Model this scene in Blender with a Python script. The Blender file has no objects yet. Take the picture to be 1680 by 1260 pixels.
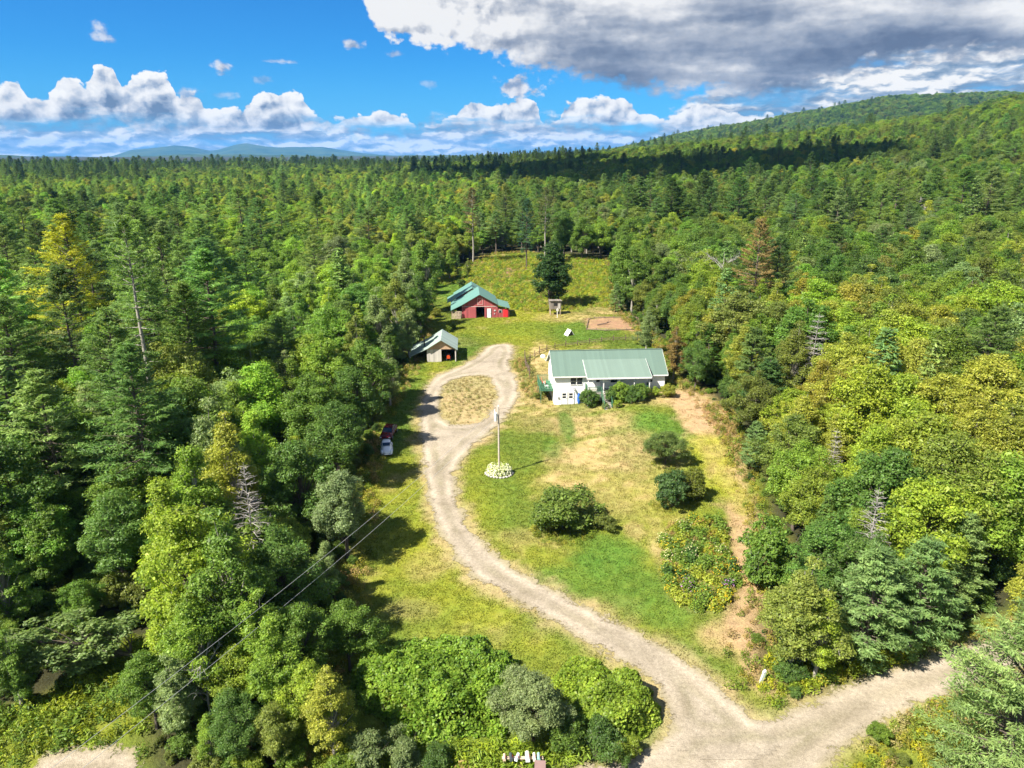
EXPOSURE = 1.5
HAZE = 3.8e-5
import bpy, bmesh, math, random
import numpy as np
from mathutils import Vector, Matrix

random.seed(7)
R = np.random.default_rng(7)
S = bpy.context.scene
COL = S.collection
rad = math.radians

# ---------------------------------------------------------------- camera
CAM_H, PITCH, F = 38.0, rad(18.06), 1165.0      # photo is 1680 x 1260, focal length in its pixels
CP, SP = math.cos(PITCH), math.sin(PITCH)
cam = bpy.data.cameras.new('camera'); cam_o = bpy.data.objects.new('camera', cam); COL.objects.link(cam_o)
cam_o.location = (0, 0, CAM_H); cam_o.rotation_euler = (math.pi / 2 - PITCH, 0, 0)
cam.sensor_width = 36; cam.lens = 36 * F / 1680; cam.clip_start = 0.5; cam.clip_end = 80000
S.camera = cam_o

def ray(px, py):
    r, u = (px - 840) / F, (630 - py) / F
    return r, CP + u * SP, u * CP - SP

def project(x, y, z):
    """World point (arrays welcome) to a place in the photo."""
    dz = z - CAM_H
    d = y * CP - dz * SP
    u = y * SP + dz * CP
    return 840 + F * x / d, 630 - F * u / d, d

def sstep(a, b, x):
    t = np.clip((np.asarray(x, float) - a) / (b - a), 0, 1)
    return t * t * (3 - 2 * t)

# ---------------------------------------------------------------- value noise
_T = np.random.default_rng(99).random((256, 256))
def vnoise(x, y):
    x = np.asarray(x, float); y = np.asarray(y, float)
    xi = np.floor(x).astype(int); yi = np.floor(y).astype(int)
    fx = x - xi; fy = y - yi
    fx = fx * fx * (3 - 2 * fx); fy = fy * fy * (3 - 2 * fy)
    g = lambda a, b: _T[a & 255, b & 255]
    return (g(xi, yi) * (1 - fx) + g(xi + 1, yi) * fx) * (1 - fy) + (g(xi, yi + 1) * (1 - fx) + g(xi + 1, yi + 1) * fx) * fy
def fbm(x, y, n=4, s=1.0, o=0.0):
    x = np.asarray(x, float) / s + o * 17.3; y = np.asarray(y, float) / s + o * 31.7
    a, t, v = 0.5, 0.0, 0.0
    for k in range(n):
        v = v + a * vnoise(x, y); t += a
        a *= 0.5; x = x * 2.03 + 13.1; y = y * 2.03 + 7.7
    return v / t

# ---------------------------------------------------------------- terrain height
AZ_A = [-60, -35, -10, 0, 5, 12, 17, 21, 25.7, 30, 33.8, 40, 60]
Z_A = [-2, 0, 4, 12, 20, 36, 45, 52, 60, 71, 88, 108, 140]
AZ_B = [-60, -12, -4, 3.7, 7.4, 12.1, 16.2, 20.3, 25.6, 29, 32.6, 36, 45, 60]
E_B = [-1.0, -0.95, -0.75, -0.25, 0.25, 1.21, 1.77, 2.47, 3.28, 3.42, 3.36, 3.0, 2.6, 2.2]
def height(x, y):
    x = np.asarray(x, float); y = np.asarray(y, float)
    r = np.hypot(x, y)
    az = np.degrees(np.arctan2(x, np.maximum(y, 1e-3)))
    za = np.interp(az, AZ_A, Z_A)
    zb = 22 + 3200 * np.tan(np.radians(np.interp(az, AZ_B, E_B)))
    t = np.clip((r - 150) / 950, 0, 1)
    a = za * (0.45 * t + 0.55 * t * t * (3 - 2 * t))
    b = sstep(1100, 1700, r)
    a = a * (1 - 0.4 * b)
    w = sstep(1500, 3200, r)
    z = a * (1 - w) + zb * w
    z = z * (1 - 0.8 * sstep(3600, 6000, r))
    z = z + (fbm(x, y, 3, 170, 1) - 0.5) * 9 * sstep(220, 600, r) + (fbm(x, y, 3, 500, 4) - 0.5) * np.interp(az, [-5, 12], [10, 34]) * sstep(900, 2500, r)
    # the pad the house stands on climbs to its far end
    house = 2.4 * sstep(8.5, 22.5, x) * sstep(72, 103, y) * (1 - 0.75 * sstep(116, 150, y))
    side = 3.0 * sstep(24, 70, x) * (1 - sstep(150, 300, r)) * sstep(40, 90, y)
    z = z + np.maximum(house, side)
    return z + np.where(r < 300, (fbm(x, y, 3, 9, 2) - 0.5) * 0.25, 0)

def ground(px, py, z=None):
    """Point of the terrain seen at a place in the photo."""
    a, b, c = ray(px, py)
    if z is not None:
        t = (z - CAM_H) / c; return (a * t, b * t, z)
    t = 20.0
    for _ in range(4000):
        if CAM_H + c * t <= height(a * t, b * t): break
        t += 0.4 + t * 0.001
    lo, hi = t - 1.2, t
    for _ in range(20):
        m = (lo + hi) / 2
        if CAM_H + c * m <= height(a * m, b * m): hi = m
        else: lo = m
    return (a * hi, b * hi, float(height(a * hi, b * hi)))
def gxy(pts): return np.array([ground(*p)[:2] for p in pts])
def soft(P, n=2):
    for _ in range(n):
        Q = np.roll(P, -1, 0); P = np.stack([P * .75 + Q * .25, P * .25 + Q * .75], 1).reshape(-1, 2)
    return P

def poly_sd(x, y, poly):
    """Signed distance to a polygon, positive inside."""
    x = np.asarray(x, float); y = np.asarray(y, float)
    d = np.full(x.shape, 1e9); ins = np.zeros(x.shape, bool)
    n = len(poly)
    for i in range(n):
        ax, ay = poly[i]; bx, by = poly[(i + 1) % n]
        ex, ey = bx - ax, by - ay
        t = np.clip(((x - ax) * ex + (y - ay) * ey) / (ex * ex + ey * ey + 1e-9), 0, 1)
        d = np.minimum(d, np.hypot(x - ax - t * ex, y - ay - t * ey))
        c = ((ay > y) != (by > y)) & (x < (bx - ax) * (y - ay) / (by - ay + 1e-12) + ax)
        ins ^= c
    return np.where(ins, d, -d)

# ---------------------------------------------------------------- mesh helpers
def mesh_np(name, V, Fq, mats=(), mi=None, smooth=False, attrs=None):
    """V (n,3), Fq (m,4) quads; a quad whose last index repeats the third is stored as a triangle."""
    V = np.asarray(V, np.float32); Fq = np.asarray(Fq, np.int32).reshape(-1, 4)
    me = bpy.data.meshes.new(name)
    tri = Fq[:, 3] == Fq[:, 2]
    cnt = np.where(tri, 3, 4).astype(np.int32)
    start = np.concatenate([[0], np.cumsum(cnt)[:-1]]).astype(np.int32)
    mask = np.ones(Fq.shape, bool); mask[tri, 3] = False
    loops = Fq[mask]
    me.vertices.add(len(V)); me.vertices.foreach_set('co', V.ravel())
    me.loops.add(len(loops)); me.loops.foreach_set('vertex_index', loops)
    me.polygons.add(len(Fq)); me.polygons.foreach_set('loop_start', start)
    for m in mats: me.materials.append(m)
    if mi is not None: me.polygons.foreach_set('material_index', np.asarray(mi, np.int32))
    me.polygons.foreach_set('use_smooth', np.full(len(Fq), smooth))
    for k, v in (attrs or {}).items():
        v = np.asarray(v, np.float32)
        if v.ndim == 2:
            a = me.attributes.new(k, 'FLOAT_COLOR', 'POINT'); c = np.ones((len(v), 4), np.float32); c[:, :3] = v
            a.data.foreach_set('color', c.ravel())
        else:
            a = me.attributes.new(k, 'FLOAT', 'POINT'); a.data.foreach_set('value', v)
    me.update(calc_edges=True); me.validate()
    return me

def link(name, me, parent=None, loc=None, rot=None, scale=None):
    o = bpy.data.objects.new(name, me); COL.objects.link(o)
    if parent is not None: o.parent = parent
    if loc is not None: o.location = loc
    if rot is not None: o.rotation_euler = rot
    if scale is not None: o.scale = scale
    return o

def tag(o, label=None, cat=None, group=None, kind=None):
    if label: o['label'] = label
    if cat: o['category'] = cat
    if group: o['group'] = group
    if kind: o['kind'] = kind
    return o
def thing(name, label, cat, loc=(0, 0, 0), rotz=0, group=None):
    o = bpy.data.objects.new(name, None); COL.objects.link(o)
    o.empty_display_size = 0.3
    o.location = loc; o.rotation_euler = (0, 0, rotz)
    return tag(o, label, cat, group)

class MB:
    """Collects simple shapes and links them as one mesh."""
    def __init__(s): s.V = []; s.Q = []; s.M = []; s.n = 0
    def add(s, V, Q, m=0):
        V = np.asarray(V, float).reshape(-1, 3)
        for q in Q:
            q = list(q)
            if len(q) == 3: q.append(q[2])
            s.Q.append([i + s.n for i in q]); s.M.append(m)
        s.V.append(V); s.n += len(V); return s
    def box(s, x0, x1, y0, y1, z0, z1, m=0):
        V = [(x, y, z) for z in (z0, z1) for y in (y0, y1) for x in (x0, x1)]
        return s.add(V, [(0, 2, 3, 1), (4, 5, 7, 6), (0, 1, 5, 4), (2, 6, 7, 3), (0, 4, 6, 2), (1, 3, 7, 5)], m)
    def prism(s, P, v, m=0):
        """Polygon P (list of 3-D points) pushed along v; caps fanned."""
        P = np.asarray(P, float); n = len(P); v = np.asarray(v, float)
        Q = [(i, (i + 1) % n, n + (i + 1) % n, n + i) for i in range(n)]
        for k in range(1, n - 1): Q += [(0, k + 1, k), (n, n + k, n + k + 1)]
        return s.add(np.vstack([P, P + v]), Q, m)
    def tube(s, P, r, n=6, m=0, cap=True):
        P = np.asarray(P, float); r = np.broadcast_to(np.asarray(r, float), (len(P),))
        V = []
        for i in range(len(P)):
            t = P[min(i + 1, len(P) - 1)] - P[max(i - 1, 0)]; t = t / (np.linalg.norm(t) + 1e-9)
            a = np.cross(t, (0, 0, 1)) if abs(t[2]) < 0.9 else np.cross(t, (1, 0, 0)); a /= np.linalg.norm(a); b = np.cross(t, a)
            for k in range(n):
                w = 2 * math.pi * k / n; V.append(P[i] + r[i] * (math.cos(w) * a + math.sin(w) * b))
        Q = [(i * n + k, i * n + (k + 1) % n, (i + 1) * n + (k + 1) % n, (i + 1) * n + k) for i in range(len(P) - 1) for k in range(n)]
        if cap:
            e = (len(P) - 1) * n
            for k in range(1, n - 1): Q += [(0, k + 1, k), (e, e + k, e + k + 1)]
        return s.add(V, Q, m)
    def ball(s, c, r, n=10, k=6, m=0):
        r = np.broadcast_to(np.asarray(r, float), (3,)); c = np.asarray(c, float); V = []
        for i in range(k + 1):
            t = math.pi * i / k
            for j in range(n):
                w = 2 * math.pi * j / n
                V.append(c + r * (math.sin(t) * math.cos(w), math.sin(t) * math.sin(w), math.cos(t)))
        Q = [(i * n + j, (i + 1) * n + j, (i + 1) * n + (j + 1) % n, i * n + (j + 1) % n) for i in range(k) for j in range(n)]
        return s.add(V, Q, m)
    def loft(s, rings, m=0):
        n = len(rings[0]); V = np.vstack([np.asarray(r, float) for r in rings])
        Q = [(i * n + k, i * n + (k + 1) % n, (i + 1) * n + (k + 1) % n, (i + 1) * n + k) for i in range(len(rings) - 1) for k in range(n)]
        e = (len(rings) - 1) * n
        for k in range(1, n - 1): Q += [(0, k + 1, k), (e, e + k, e + k + 1)]
        return s.add(V, Q, m)
    def mesh(s, name, mats, smooth=False):
        me = mesh_np(name, np.vstack(s.V), s.Q, mats if isinstance(mats, (list, tuple)) else [mats], s.M, smooth)
        bm = bmesh.new(); bm.from_mesh(me); bmesh.ops.recalc_face_normals(bm, faces=bm.faces); bm.to_mesh(me); bm.free()
        return me
    def build(s, name, mats, parent=None, smooth=False, **k):
        return link(name, s.mesh(name, mats, smooth), parent, **k)

# ---------------------------------------------------------------- node helpers
class NT:
    def __init__(s, nt): s.nt = nt
    def new(s, t, **k):
        n = s.nt.nodes.new(t)
        for a, b in k.items(): setattr(n, a, b)
        return n
    def put(s, sock, v):
        if isinstance(v, bpy.types.NodeSocket): s.nt.links.new(v, sock)
        elif v is not None: sock.default_value = v
    def math(s, op, a, b=None, c=None, clamp=False):
        n = s.new('ShaderNodeMath', operation=op, use_clamp=clamp)
        for i, v in enumerate((a, b, c)):
            if v is not None: s.put(n.inputs[i], v)
        return n.outputs[0]
    def add(s, a, b): return s.math('ADD', a, b)
    def sub(s, a, b): return s.math('SUBTRACT', a, b)
    def mul(s, a, b): return s.math('MULTIPLY', a, b)
    def map(s, v, a, b, c=0.0, d=1.0, smooth=False):
        n = s.new('ShaderNodeMapRange', interpolation_type='SMOOTHSTEP' if smooth else 'LINEAR')
        for i, x in enumerate((v, a, b, c, d)): s.put(n.inputs[i], x)
        return n.outputs[0]
    def noise(s, vec, scale, detail=4, rough=0.5, dist=0.0, out=0):
        n = s.new('ShaderNodeTexNoise'); n.inputs['Scale'].default_value = scale; n.inputs['Detail'].default_value = detail
        n.inputs['Roughness'].default_value = rough; n.inputs['Distortion'].default_value = dist
        if vec is not None: s.put(n.inputs['Vector'], vec)
        return n.outputs[out]
    def mix(s, f, a, b, mode='MIX'):
        n = s.new('ShaderNodeMix', data_type='RGBA', blend_type=mode)
        s.put(n.inputs[0], f); s.put(n.inputs[6], a); s.put(n.inputs[7], b)
        return n.outputs[2]
    def ramp(s, f, stops, interp='LINEAR'):
        n = s.new('ShaderNodeValToRGB'); cr = n.color_ramp; cr.interpolation = interp
        while len(cr.elements) < len(stops): cr.elements.new(0.5)
        for e, (p, c) in zip(cr.elements, stops): e.position = p; e.color = (*c, 1) if len(c) == 3 else c
        s.put(n.inputs[0], f); return n.outputs[0]
    def curve(s, v, pts):
        n = s.new('ShaderNodeFloatCurve'); c = n.mapping.curves[0]
        while len(c.points) < len(pts): c.points.new(0.5, 0.5)
        for p, (a, b) in zip(c.points, pts): p.location = (a, b); p.handle_type = 'AUTO'
        n.mapping.update(); s.put(n.inputs['Value'], v); return n.outputs[0]

def rgba(c): return (c[0], c[1], c[2], 1)
def mat(name, base=None, rough=0.6, metal=0.0, spec=0.3):
    m = bpy.data.materials.new(name); m.use_nodes = True
    t = NT(m.node_tree); b = m.node_tree.nodes['Principled BSDF']
    if base is not None: b.inputs['Base Color'].default_value = rgba(base)
    b.inputs['Roughness'].default_value = rough; b.inputs['Metallic'].default_value = metal
    b.inputs['Specular IOR Level'].default_value = spec
    return m, t, b
def plain(name, base, rough=0.6, metal=0.0, vary=0.12, scale=3.0, bump=0.0):
    """A painted or raw surface with a little wear in it."""
    m, t, b = mat(name, None, rough, metal)
    co = t.new('ShaderNodeTexCoord').outputs['Object']
    n = t.noise(co, scale, 6, 0.6)
    dark = tuple(c * (1 - vary) for c in base); lite = tuple(min(1, c * (1 + vary)) for c in base)
    t.put(b.inputs['Base Color'], t.ramp(n, [(0.3, dark), (0.7, lite)]))
    if bump:
        bp = t.new('ShaderNodeBump'); bp.inputs['Strength'].default_value = bump; bp.inputs['Distance'].default_value = 0.02
        t.put(bp.inputs['Height'], t.noise(co, scale * 6, 4)); t.put(b.inputs['Normal'], bp.outputs[0])
    return m
def striped(name, base, pitch, axis='X', depth=0.25, rough=0.6, vary=0.12, vscale=1.2, metal=0.0, gap=0.08):
    """Boards, siding or standing seams: a repeat along one local axis, each strip a shade of its own."""
    m, t, b = mat(name, None, rough, metal)
    co = t.new('ShaderNodeTexCoord').outputs['Object']
    sp = t.new('ShaderNodeSeparateXYZ'); t.put(sp.inputs[0], co)
    v = t.mul(sp.outputs[axis], 1.0 / pitch)
    fr = t.math('FRACT', v); fl = t.math('FLOOR', v)
    wn = t.new('ShaderNodeTexWhiteNoise', noise_dimensions='1D'); t.put(wn.inputs['W'], fl)
    n = t.noise(co, vscale, 6, 0.6)
    f = t.add(t.mul(wn.outputs[0], 0.5), t.mul(n, 0.5))
    c = t.ramp(f, [(0.25, tuple(x * (1 - vary) for x in base)), (0.75, tuple(min(1, x * (1 + vary)) for x in base))])
    edge = t.map(fr, 0.0, gap, 1.0 - depth, 1.0)
    t.put(b.inputs['Base Color'], t.mix(1.0, c, edge, 'MULTIPLY'))
    bp = t.new('ShaderNodeBump'); bp.inputs['Strength'].default_value = 0.5; bp.inputs['Distance'].default_value = 0.03
    t.put(bp.inputs['Height'], edge); t.put(b.inputs['Normal'], bp.outputs[0])
    return m

def leaf_mat(name, tint=None, inst=False, jitter=0.35, trans=0.44, warm=0.25, gloss=0.25, clump=0.3):
    """Foliage: a tint per plant, a shade per leaf, and broad mottling through the crown."""
    m = bpy.data.materials.new(name); m.use_nodes = True; t = NT(m.node_tree); m.node_tree.nodes.clear()
    if tint is not None:
        rg = t.new('ShaderNodeRGB'); rg.outputs[0].default_value = rgba(tint); c = rg.outputs[0]
    elif inst:
        a = t.new('ShaderNodeAttribute', attribute_type='INSTANCER', attribute_name='tint'); c = a.outputs['Color']
    else:
        c = t.new('ShaderNodeObjectInfo').outputs['Color']
    isl = t.new('ShaderNodeNewGeometry').outputs['Random Per Island']
    co = t.new('ShaderNodeTexCoord').outputs['Object']
    n = t.noise(co, 0.55, 3, 0.6)
    hs = t.new('ShaderNodeHueSaturation')
    h = t.add(t.map(isl, 0, 1, 0.5 - 0.012, 0.5 + 0.014), t.map(n, 0.3, 0.7, 0.010 * warm * 4, -0.010 * warm * 4))
    t.put(hs.inputs['Hue'], h)
    wn = t.math('FRACT', t.mul(isl, 37.7))
    v = t.mul(t.map(wn, 0, 1, 1 - jitter, 1 + jitter), t.map(n, 0.3, 0.7, 1 - clump, 1 + clump))
    t.put(hs.inputs['Value'], v); hs.inputs['Saturation'].default_value = 1.0
    t.put(hs.inputs['Color'], c)
    d = t.new('ShaderNodeBsdfPrincipled'); t.put(d.inputs['Base Color'], hs.outputs[0])
    d.inputs['Roughness'].default_value = 0.45; d.inputs['Specular IOR Level'].default_value = gloss
    tr = t.new('ShaderNodeBsdfTranslucent')
    tc = t.mix(1.0, hs.outputs[0], (1.3, 1.4, 0.5, 1), 'MULTIPLY')
    t.put(tr.inputs['Color'], tc)
    mx = t.new('ShaderNodeMixShader'); mx.inputs[0].default_value = trans
    t.put(mx.inputs[1], d.outputs[0]); t.put(mx.inputs[2], tr.outputs[0])
    o = t.new('ShaderNodeOutputMaterial'); t.put(o.inputs[0], mx.outputs[0])
    return m

# ================================================================ plants: shapes
def unit(v): return v / (np.linalg.norm(v, axis=-1, keepdims=True) + 1e-9)

def leaves(C, N, W, L, rng, D=None, shape=0.45):
    """Kite-shaped leaves at C facing N; D fixes the long direction when given."""
    n = len(C); N = unit(N)
    T = rng.normal(size=(n, 3)) if D is None else D
    T = unit(T - (T * N).sum(1, keepdims=True) * N); B = np.cross(N, T)
    W = np.broadcast_to(np.asarray(W, float), (n,))[:, None]; L = np.broadcast_to(np.asarray(L, float), (n,))[:, None]
    V = np.stack([C - T * L * 0.5, C + B * W * 0.5 + T * L * (shape - 0.5), C + T * L * 0.5 + N * W * 0.1, C - B * W * 0.5 + T * L * (shape - 0.5)], 1)
    return V.reshape(-1, 3), np.arange(4 * n).reshape(-1, 4)

def tubes(paths, sides=5):
    mb = MB()
    for P, r in paths: mb.tube(P, r, sides, cap=False)
    return np.vstack(mb.V), np.array(mb.Q)

def limb(a, b, sag, n=4):
    a = np.asarray(a, float); b = np.asarray(b, float); t = np.linspace(0, 1, n)[:, None]
    P = a + (b - a) * t; P[:, 2] += (sag * np.sin(t * math.pi))[:, 0]
    return P

def broadleaf(seed, H=14.0, Rr=4.0, base=0.25, nc=46, nl=13000, ls=0.3, low=0.0, lean=0.0, stems=1, tight=1.0, cr=(0.11, 0.31), open_=0.0, ragged=0.42, taper=0.22):
    """Trunk and limbs, and a crown of many leaf clumps of unequal size."""
    g = np.random.default_rng(seed)
    zc0 = H * base; hz = (H - zc0) / 2; zc = zc0 + hz
    C = []; rr = []
    lobes = g.uniform(0, 2 * math.pi, 3); la = g.uniform(0.05, ragged, 3)
    while len(C) < nc:
        d = unit(g.normal(size=3)); q = g.uniform(0.25, 1) ** 0.5
        a = math.atan2(d[1], d[0])
        w = 1 + sum(la[k] * math.cos((k + 1) * a + lobes[k]) for k in range(3))
        zz = d[2] * q
        prof = 1 - taper * max(zz + 0.25, 0) ** 1.2
        p = np.array([d[0] * q * Rr * w * prof * 0.86, d[1] * q * Rr * w * prof * 0.86, zc + zz * hz * 0.9 * g.uniform(0.82, 1.14)])
        if p[2] < zc0: p[2] = zc0 + g.uniform(0, 0.1) * H
        if low and zz < 0: p[:2] *= (1 + low)
        C.append(p); rr.append(Rr * g.uniform(*cr))
    C = np.array(C); rr = np.array(rr)
    C[0] = (g.normal() * 0.3, g.normal() * 0.3, H - rr[0] * 0.8)
    w = rr ** 2; cnt = np.maximum((w / w.sum() * nl).astype(int), 12)
    idx = np.repeat(np.arange(nc), cnt); n = len(idx)
    d = unit(g.normal(size=(n, 3)) + (0, 0, 0.25))
    outw = unit(C - (0, 0, zc - hz * 0.4)); d = unit(d + outw[idx] * 0.45)
    rad_ = rr[idx] * (0.55 + 0.5 * g.random(n) ** 0.6) * tight
    sub = 1 + 0.28 * np.sin(d[:, 0] * 7 + idx) * np.sin(d[:, 1] * 7 + idx * 2) + 0.2 * np.sin(d[:, 2] * 11 + idx)
    P = C[idx] + d * (rad_ * sub)[:, None] * (1, 1, 0.72)
    Nn = unit(d * 0.7 + (0, 0, 0.55) + g.normal(size=(n, 3)) * 0.55)
    s = ls * np.exp(g.normal(size=n) * 0.32)
    V, Q = leaves(P, Nn, s * 0.72, s * 1.15, g)
    paths = []
    for st in range(stems):
        off = np.array([g.normal() * 0.35, g.normal() * 0.35, 0]) * (stems > 1)
        top = np.array([g.normal() * 0.4, g.normal() * 0.4, H * 0.8]) + off * 4
        P0 = np.array([off, off * 1.6 + (top - off) * 0.3 + (g.normal() * .2, g.normal() * .2, 0), off + (top - off) * 0.65, top])
        r0 = 0.018 * H / math.sqrt(stems)
        paths.append((P0, [r0 * 1.25, r0 * 0.85, r0 * 0.5, r0 * 0.12]))
        for j, k in enumerate(g.permutation(nc)[st::stems]):
            big = 1.0 if j < 12 / stems else 0.45
            t = np.clip((C[k][2] - rr[k]) / H * 0.8, 0.15, 0.75)
            a = off + (top - off) * t
            paths.append((limb(a, C[k], -0.25), [r0 * 0.5 * big, r0 * 0.38 * big, r0 * 0.25 * big, r0 * 0.08]))
    for k in range(nc):           # twigs that carry each clump, some showing at its rim
        for q in range(3):
            e = C[k] + unit(g.normal(size=3) + outw[k] * 0.6) * rr[k] * g.uniform(0.7, 1.12)
            paths.append((np.array([C[k], (C[k] + e) / 2 + g.normal(size=3) * 0.06, e]), [0.035, 0.024, 0.008]))
    TV, TQ = tubes(paths, 5)
    if lean:
        for A in (V, TV): A[:, 0] -= lean * A[:, 2] ** 1.3 / H ** 0.3
    return (V, Q), (TV, TQ)

def pine(seed, H=25.0, L=4.6, base=0.28, step=0.85, dens=1.0, top=0.12, droop=0.0, thin=0.0, card=(0.52, 0.095)):
    """White pine: whorls of long level limbs carrying flat plumes of needles."""
    g = np.random.default_rng(seed)
    paths = []; z = np.linspace(0, H, 9); bend = np.cumsum(g.normal(size=(9, 2)) * 0.06, 0)
    T = np.column_stack([bend, z]); T[0, :2] = 0
    r0 = 0.0125 * H; paths.append((T, r0 * (1.02 - z / H) ** 0.9 + 0.02))
    trunk_at = lambda h: np.array([np.interp(h, z, T[:, 0]), np.interp(h, z, T[:, 1]), h])
    P, N, D, SW, SL = [], [], [], [], []
    h = H * base
    side = g.uniform(0, 2 * math.pi)
    while h < H * 0.985:
        f = (h - H * base) / (H * (1 - base))
        prof = min(1.0, 0.55 + 1.5 * f) * (1 - f ** 2.2) * 0.93 + 0.08
        nb = g.integers(4, 7)
        a0 = g.uniform(0, 6.28)
        for b in range(nb):
            if g.random() < thin + (0.25 if f < 0.25 else 0.06): continue
            a = a0 + 6.283 * b / nb + g.normal() * 0.2
            ln = L * prof * g.uniform(0.55, 1.2) * (1 + 0.18 * math.cos(a - side))
            if ln < 0.35: ln = 0.35
            up = rad(2 + 52 * f ** 2.2) + g.normal() * 0.07 - droop
            o = trunk_at(h + g.normal() * 0.12)
            t = np.linspace(0, 1, 5)
            dr = np.array([math.cos(a), math.sin(a), 0])
            pts = o + np.outer(t * ln * math.cos(up), dr); pts[:, 2] += t * ln * math.sin(up) + 0.09 * ln * (t ** 2 - t) - droop * ln * 0.25 * t ** 2
            paths.append((pts, np.linspace(0.028 + ln * 0.009, 0.008, 5)))
            lat = np.array([-math.sin(a), math.cos(a), 0])
            ns = int((8 + ln * 9.0) * dens)
            for s in range(ns):
                u = 0.22 + 0.8 * g.random() ** 0.75
                q = np.array([np.interp(u, t, pts[:, k]) for k in range(3)])
                tw = ln * 0.34 * (1.12 - u) + 0.32
                sg = 1 if g.random() < 0.5 else -1
                dd = unit(lat * sg * g.uniform(0.25, 1) + dr * g.uniform(0.35, 1.0) + (0, 0, g.uniform(0.0, 0.4)))
                nk = 3
                for k in range(nk):
                    P.append(q + dd * tw * (k + 0.6) / nk + g.normal(size=3) * (0.1, 0.1, 0.06))
                    N.append(np.array([0, 0, 1.0]) + dr * 0.25 + g.normal(size=3) * 0.42); D.append(dd + g.normal(size=3) * 0.45)
                    SL.append(card[0] * g.uniform(0.7, 1.35)); SW.append(card[1] * g.uniform(0.7, 1.4))
        h += step * g.uniform(0.65, 1.3) * (1 - 0.45 * f)
    V, Q = leaves(np.array(P), np.array(N), np.array(SW), np.array(SL), g, np.array(D), 0.6)
    TV, TQ = tubes(paths, 5)
    return (V, Q), (TV, TQ)

def spruce(seed, H=15.0, L=2.6, base=0.06, step=0.42, dens=1.0, droop=0.22, bare=False):
    g = np.random.default_rng(seed)
    paths = [(np.array([[0, 0, 0], [0.03, 0, H * 0.5], [0, 0.02, H]]), [0.011 * H, 0.007 * H, 0.015])]
    P, N, D, SW, SL = [], [], [], [], []
    h = H * base
    while h < H * 0.98:
        f = (h - H * base) / (H * (1 - base)); nb = g.integers(5, 8); a0 = g.uniform(0, 6.28)
        for b in range(nb):
            if g.random() < 0.1: continue
            a = a0 + 6.283 * b / nb + g.normal() * 0.15
            ln = (L * (1 - f) ** 0.85 + 0.18) * g.uniform(0.75, 1.15)
            dr = np.array([math.cos(a), math.sin(a), 0]); lat = np.array([-math.sin(a), math.cos(a), 0])
            t = np.linspace(0, 1, 4)
            pts = np.array([0, 0, h]) + np.outer(t * ln, dr); pts[:, 2] += ln * ((0.1 + 0.5 * f) * t - (droop + 0.25 * (1 - f)) * t ** 2 + 0.14 * t ** 3)
            paths.append((pts, np.linspace(0.02 + ln * (0.012 if bare else 0.008), 0.008, 4)))
            if bare:
                for s in range(int(2 + ln * 2.2)):
                    u = g.uniform(0.2, 1); q = np.array([np.interp(u, t, pts[:, k]) for k in range(3)])
                    dd = unit(lat * (1 if g.random() < .5 else -1) * 0.8 + dr * 0.6 + (0, 0, g.uniform(-0.4, 0.3)))
                    paths.append((np.array([q, q + dd * (0.25 + ln * 0.28 * (1.1 - u))]), [0.014, 0.006]))
                continue
            for s in range(int((3 + ln * 7) * dens)):
                u = 0.12 + 0.9 * g.random() ** 0.8
                q = np.array([np.interp(u, t, pts[:, k]) for k in range(3)])
                dd = unit(lat * (1 if g.random() < 0.5 else -1) * g.uniform(0.2, 1) + dr * g.uniform(0.3, 1) + (0, 0, g.uniform(-0.35, 0.1)))
                tw = ln * 0.3 * (1.1 - u) + 0.2
                for k in range(2):
                    P.append(q + dd * tw * (k + 0.5) / 2 + g.normal(size=3) * 0.05); N.append(np.array([0, 0, 1.0]) + dr * 0.4 + g.normal(size=3) * 0.4)
                    D.append(dd); SL.append(0.48 * g.uniform(0.7, 1.3)); SW.append(0.17 * g.uniform(0.7, 1.3))
        h += step * g.uniform(0.7, 1.3)
    TV, TQ = tubes(paths, 3 if bare else 4)
    if bare: return None, (TV, TQ)
    V, Q = leaves(np.array(P), np.array(N), np.array(SW), np.array(SL), g, np.array(D), 0.6)
    return (V, Q), (TV, TQ)

def bare_tree(seed, H=11.0, Rr=3.0, n=16):
    """Dead hardwood: forked grey limbs and twigs."""
    g = np.random.default_rng(seed); paths = []
    tr = np.array([[0, 0, 0], [0.15, 0.1, H * 0.35], [-0.1, 0.2, H * 0.65], [0.2, 0, H]])
    paths.append((tr, [0.2, 0.15, 0.09, 0.02]))
    for i in range(n):
        f = g.uniform(0.3, 0.9); a = g.uniform(0, 6.28)
        o = np.array([np.interp(f * H, tr[:, 2], tr[:, 0]), np.interp(f * H, tr[:, 2], tr[:, 1]), f * H])
        e = o + np.array([math.cos(a) * Rr, math.sin(a) * Rr, H * 0.22]) * g.uniform(0.5, 1.0)
        L = limb(o, e, 0.3, 5) + g.normal(size=(5, 3)) * 0.08; L[0] = o
        paths.append((L, np.linspace(0.08, 0.015, 5)))
        for k in range(7):
            u = g.uniform(0.3, 1); q = o + (e - o) * u; q = np.array([np.interp(u, np.linspace(0, 1, 5), L[:, j]) for j in range(3)])
            dd = unit(g.normal(size=3) + (0, 0, 0.7) + (e - o) * 0.4)
            m = q + dd * 0.6; paths.append((np.array([q, m, m + unit(dd + g.normal(size=3) * 0.5) * 0.7]), [0.03, 0.02, 0.007]))
    return None, tubes(paths, 4)

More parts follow.
